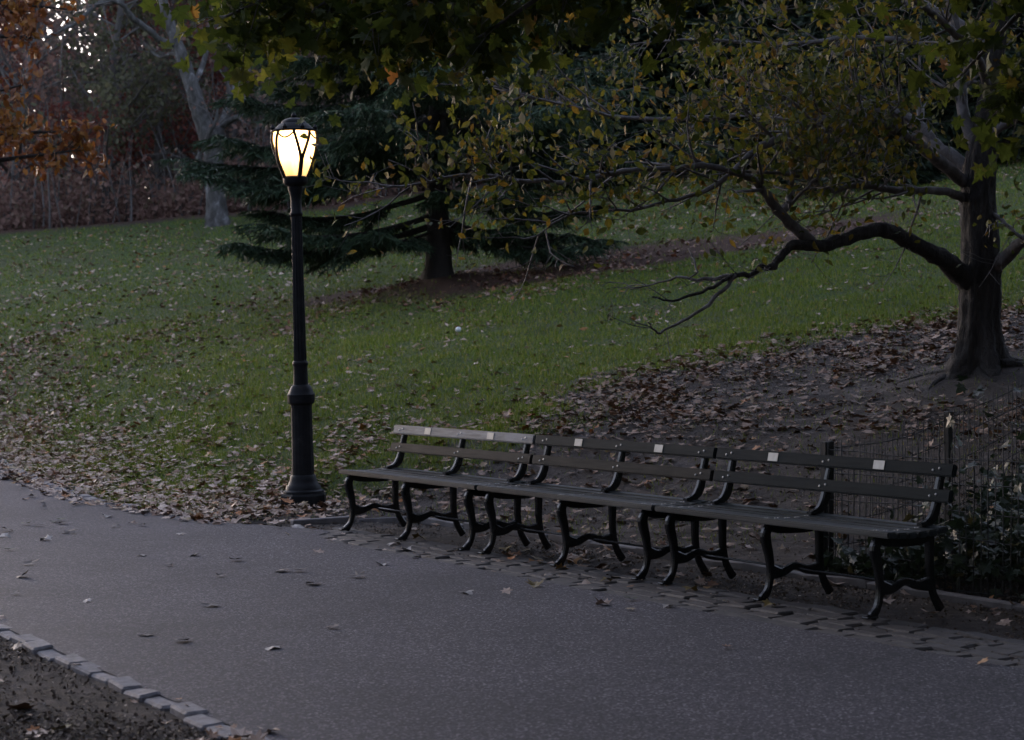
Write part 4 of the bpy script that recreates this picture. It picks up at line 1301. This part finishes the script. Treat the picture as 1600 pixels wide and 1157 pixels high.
# ivy in the bed inside the fence
n = 17000
s = r7.uniform(0.05, 5.5, n); w_ = r7.uniform(-0.12, 2.8, n)
P2 = FC + U * s[:, None] + V * w_[:, None]
Q2 = FC + U * (-1.2) + 0 * P2
rel = P2 - FC
inside = (rel[:, 0] * -bd[1] + rel[:, 1] * bd[0]) < -0.05
P2 = P2[inside]
hh = r7.gamma(2.0, 0.06, len(P2)) * (1.2 + vnoise(P2[:, 0], P2[:, 1], 3, 83))
P = np.column_stack([P2, terrain(P2) + 0.02 + np.abs(hh)])
o = leaf_object('ivy', P, 0.085, 'maple', M['ivy'], None, seed=9, flat=0.75, curl=0.4)
tag(o, 'dark ivy covering the ground inside the wire fence', 'ivy', kind='stuff')

# ------------------------------------------------------------------ grass and fallen leaves
r8 = np.random.default_rng(91)


def scatter(n, y0, y1, margin=0.6):
    """Points spread over the ground in a fan in front of the camera, more where it is near."""
    u = r8.random(n)
    y = 1 / (1 / y0 + u * (1 / y1 - 1 / y0))
    x = r8.uniform(-1, 1, n) * (0.30 * y + margin)
    return np.column_stack([x, y])


G = scatter(420000, 12.5, 62)
d = sdist(G, LE)
m_ = (d > 0.05) & (r8.random(len(G)) > bare_mask(G) * 0.97) & (r8.random(len(G)) > needle_mask(G) * 0.93)
G = G[m_]
gz_ = terrain(G)
n = len(G)
print('grass', n)
hgt = r8.uniform(0.025, 0.06, n) * (1 + 0.3 * vnoise(G[:, 0], G[:, 1], 1.3, 5) + 0.3 * vnoise(G[:, 0], G[:, 1], 6.0, 6)).clip(0.3, 2) * (1 + G[:, 1] / 120)
wdt = r8.uniform(0.006, 0.011, n) * (G[:, 1] / 16)
a = r8.uniform(0, math.pi, n)
side = np.column_stack([np.cos(a), np.sin(a), np.zeros(n)]) * wdt[:, None] * .5
tip = np.column_stack([r8.normal(0, .02, n), r8.normal(0, .02, n), hgt])
B0 = np.column_stack([G, gz_ - 0.003])
v = np.stack([B0 - side, B0 + side, B0 + tip], 1).reshape(-1, 3)
o = mesh_np('grass', v, np.arange(3 * n).reshape(-1, 3), M['grass'])
tag(o, 'short green grass of the sloping lawn', 'grass', kind='stuff')

cand = scatter(480000, 6.3, 60, 0.8)
y0, y1 = 6.3, 60
dens_s = 480000 / ((1 / y0 - 1 / y1) * cand[:, 1] ** 2 * 2 * (0.30 * cand[:, 1] + 0.8))     # samples per square metre
d = sdist(cand, LE); dp = sdist(cand, FE)
u = (cand - F1) @ U
rt = np.hypot(*(cand - TREE).T)
pn = 0.5 + 0.5 * vnoise(cand[:, 0], cand[:, 1], 1.7, 93) + 0.3 * vnoise(cand[:, 0], cand[:, 1], 5, 94)
pn = np.clip(pn + 0.25 * vnoise(cand[:, 0], cand[:, 1], 11, 95), 0.02, 1.7)
leftside = 1 - sstep(u, -1.6, -0.4)
dens = 15 * (0.15 + pn ** 2) * (d > 0)
dens += leftside * (d > -0.25) * (0.45 + 0.55 * pn) * (430 * np.exp(-(np.clip(d, 0, 9) / 1.5) ** 1.6) + 90 * np.exp(-np.clip(d, 0, 20) / 2.6)) * np.where(d < 0, np.exp(d / 0.10), 1)
dens += (d > 0) * 210 * (0.35 + pn) * sstep(rt, 0.9, 1.9) * (1 - sstep(rt + 0.5 * pn, 4.6, 6.0)) * np.clip(0.08 + sstep(d, 2.4, 4.0), 0, 1)
dens += (d > 0) * (1 - leftside) * 26 * pn * (d < 3.2)
dens += (d <= 0) * (dp > 0) * sstep(u, -1, 0) * 26 * pn * np.where((cand - F1) @ V > -0.1, 1.6, 0.35)
dens += (d > 0) * 95 * pn * np.exp(-((d - 2.6) / 1.5) ** 2) * sstep(u, -8.5, -4.5) * (1 - sstep(u, 0.5, 3.0))
dens += (dp <= 0) * 3.0 * np.exp(dp / 0.25)
e = np.hypot((cand[:, 0] + 1.5) / 5.5, (cand[:, 1] - 35.0) / 4.5)
dens += 30 * pn * (1 - sstep(e, 0.7, 1.25))
dens += 24 * pn ** 2 * np.exp(-((cand[:, 1] - 33 - 0.5 * cand[:, 0] * 0) / 4.5) ** 2)
dens += 6 * (cand[:, 1] > 42)
dn = sdist(cand, NE)
dens = np.where(dn < 0.1, 70 * pn, dens)
keepm = r8.random(len(cand)) < dens / dens_s
L2 = cand[keepm]
print('litter', len(L2), 'max ratio', (dens / dens_s).max())
lz = terrain(L2) + 0.012 + r8.gamma(1.5, 0.010, len(L2)) * np.clip(dens[keepm] / 100, 0.2, 1.6)
lz = np.where(sdist(L2, FE) < 0, 0.02, lz)
P = np.column_stack([L2, lz])
near = L2[:, 1] < 24
red = (~near) & (needle_mask(L2) + (np.abs(L2[:, 1] - 35) < 5) * 0.5 > r8.random(len(L2)))
sz = lambda m_: r8.gamma(7.0, 0.0105, m_.sum()).clip(0.035, 0.125) * np.clip(L2[m_, 1] / 26, 1, 1.5)
tan = near & (np.hypot(*(L2 - TREE).T) + r8.normal(0, 0.6, len(L2)) < 6.2)
near = near & ~tan
o = leaf_object('leaf_litter', P[tan], sz(tan), 'maple', M['litter_brown'], None, seed=16, flat=0.24, curl=0.5)
tag(o, 'carpet of tan and brown fallen leaves under the right-hand tree', 'fallen leaves', kind='stuff')
o = leaf_object('leaf_litter', P[near], sz(near), 'maple', M['litter'], None, seed=12, flat=0.22, curl=0.5)
tag(o, 'pale and brown fallen leaves heaped beside the path near the lamp post', 'fallen leaves', kind='stuff')
far = (~near) & (~tan) & (~red)
o = leaf_object('leaf_litter', P[far], sz(far), 'oval', M['litter'], None, seed=13, flat=0.35, curl=0.7)
tag(o, 'fallen leaves strewn thinly over the upper lawn', 'fallen leaves', kind='stuff')
o = leaf_object('leaf_litter', P[red], sz(red), 'oval', M['litter_red'], None, seed=14, flat=0.35, curl=0.7)
tag(o, 'reddish fallen leaves and needles under the cedar', 'fallen leaves', kind='stuff')

bits = scatter(120000, 6.3, 24, 0.8)
keepm = (r8.random(len(bits)) < bare_mask(bits) * (0.25 + 0.75 * np.clip(0.5 + vnoise(bits[:, 0], bits[:, 1], 3, 77), 0, 1))) & ((sdist(bits, FE) > 0.02) | (sdist(bits, NE) < -0.08))
bits = bits[keepm]
o = leaf_object('leaf_crumbs', np.column_stack([bits, terrain(bits) + 0.008]), r8.uniform(0.010, 0.028, len(bits)), 'quad', M['crumbs'], None, seed=15, flat=0.5, curl=0.8)
tag(o, 'crumbled leaf bits and small clods on the bare earth', 'leaf crumbs', kind='stuff')
print('crumbs', len(bits))

# single leaves lying on the asphalt and the setts
kinds = {'pale': ('pale dry leaf lying by itself on the asphalt path', (0.38, 0.34, 0.31)),
         'brown': ('dark brown curled leaf lying on the asphalt path', (0.065, 0.045, 0.035)),
         'green': ('greenish fallen leaf lying on the asphalt path', (0.055, 0.062, 0.022)),
         'yellow': ('yellow-brown maple leaf lying beside the bench feet', (0.19, 0.13, 0.035))}
for k_, (lab, c) in kinds.items():
    M['leaf_' + k_] = simple_mat('single_leaf_' + k_, [(0.3, tuple(x * 0.6 for x in c)), (0.7, tuple(x * 1.25 for x in c))], 40, 0.55, 0.3, 0.002)
spots = [(66, 787, 'brown'), (69, 797, 'brown'), (50, 779, 'brown'), (32, 768, 'brown'), (115, 792, 'brown'), (188, 798, 'brown'), (227, 802, 'brown'), (167, 810, 'pale'), (181, 825, 'brown'), (222, 823, 'green'), (110, 835, 'brown'), (11, 832, 'brown'), (7, 841, 'pale'), (14, 863, 'green'), (71, 846, 'pale'), (282, 837, 'pale'), (46, 886, 'brown'), (35, 905, 'brown'),
         (222, 871, 'pale'), (303, 871, 'pale'), (264, 887, 'brown'), (344, 904, 'brown'), (369, 879, 'brown'), (440, 896, 'brown'), (468, 896, 'brown'), (491, 916, 'brown'), (135, 943, 'pale'), (229, 997, 'brown'), (285, 1007, 'brown'), (424, 1017, 'pale'), (25, 932, 'brown'), (436, 827, 'brown'), (464, 826, 'pale'), (616, 853, 'pale'), (636, 861, 'pale'), (655, 843, 'yellow'), (648, 875, 'green'), (598, 886, 'pale'), (667, 870, 'brown'), (712, 861, 'brown'), (790, 861, 'yellow'), (852, 905, 'brown'), (913, 910, 'brown'), (948, 910, 'yellow'), (837, 919, 'yellow'), (1080, 924, 'yellow'), (1043, 951, 'pale'), (1203, 948, 'yellow'), (85, 818, 'green'), (95, 815, 'green'), (40, 822, 'green'), (60, 824, 'brown'), (98, 820, 'brown'), (985, 941, 'green'), (560, 905, 'brown'), (730, 930, 'pale'), (330, 950, 'brown'), (520, 985, 'brown')]
r9 = np.random.default_rng(97)
lm = {}
for k_ in kinds:
    for q in range(3):
        v, f = leaves_np(np.zeros((1, 3)), np.array([1.0]), 'maple', flat=0.10, curl=0.42, seed=200 + q * 7 + len(k_))
        me = bpy.data.meshes.new('fallen_leaf'); me.from_pydata(v.tolist(), [], f.tolist()); me.materials.append(M['leaf_' + k_])
        lm[k_, q] = me
for px, py, k_ in spots:
    Y = 2783 * CAM_H / (py - 536)
    o = bpy.data.objects.new('fallen_leaf', lm[k_, int(r9.integers(3))])
    C.objects.link(o)
    sc = r9.uniform(0.075, 0.13)
    o.location = ((px - 800) / 2783 * Y, Y, 0.014 + 0.06 * sc)
    o.scale = (sc, sc, sc); o.rotation_euler = (r9.normal(0, .12), r9.normal(0, .12), r9.uniform(0, 6.28))
    tag(o, kinds[k_][0], 'leaf', 'single leaves on the path, ' + k_)

# small white ball on the lawn
bxy = (pX(716, 27.5), 27.5)
bm = bmesh.new(); bmesh.ops.create_icosphere(bm, subdivisions=3, radius=0.045)
for v in bm.verts: v.co *= 1 + 0.02 * math.sin(v.co.x * 200)
o = mesh_bm('ball', bm, M['white'], None, True); o.location = (*bxy, tz(*bxy) + 0.05)
tag(o, 'small white ball lying in the grass of the open lawn', 'ball')
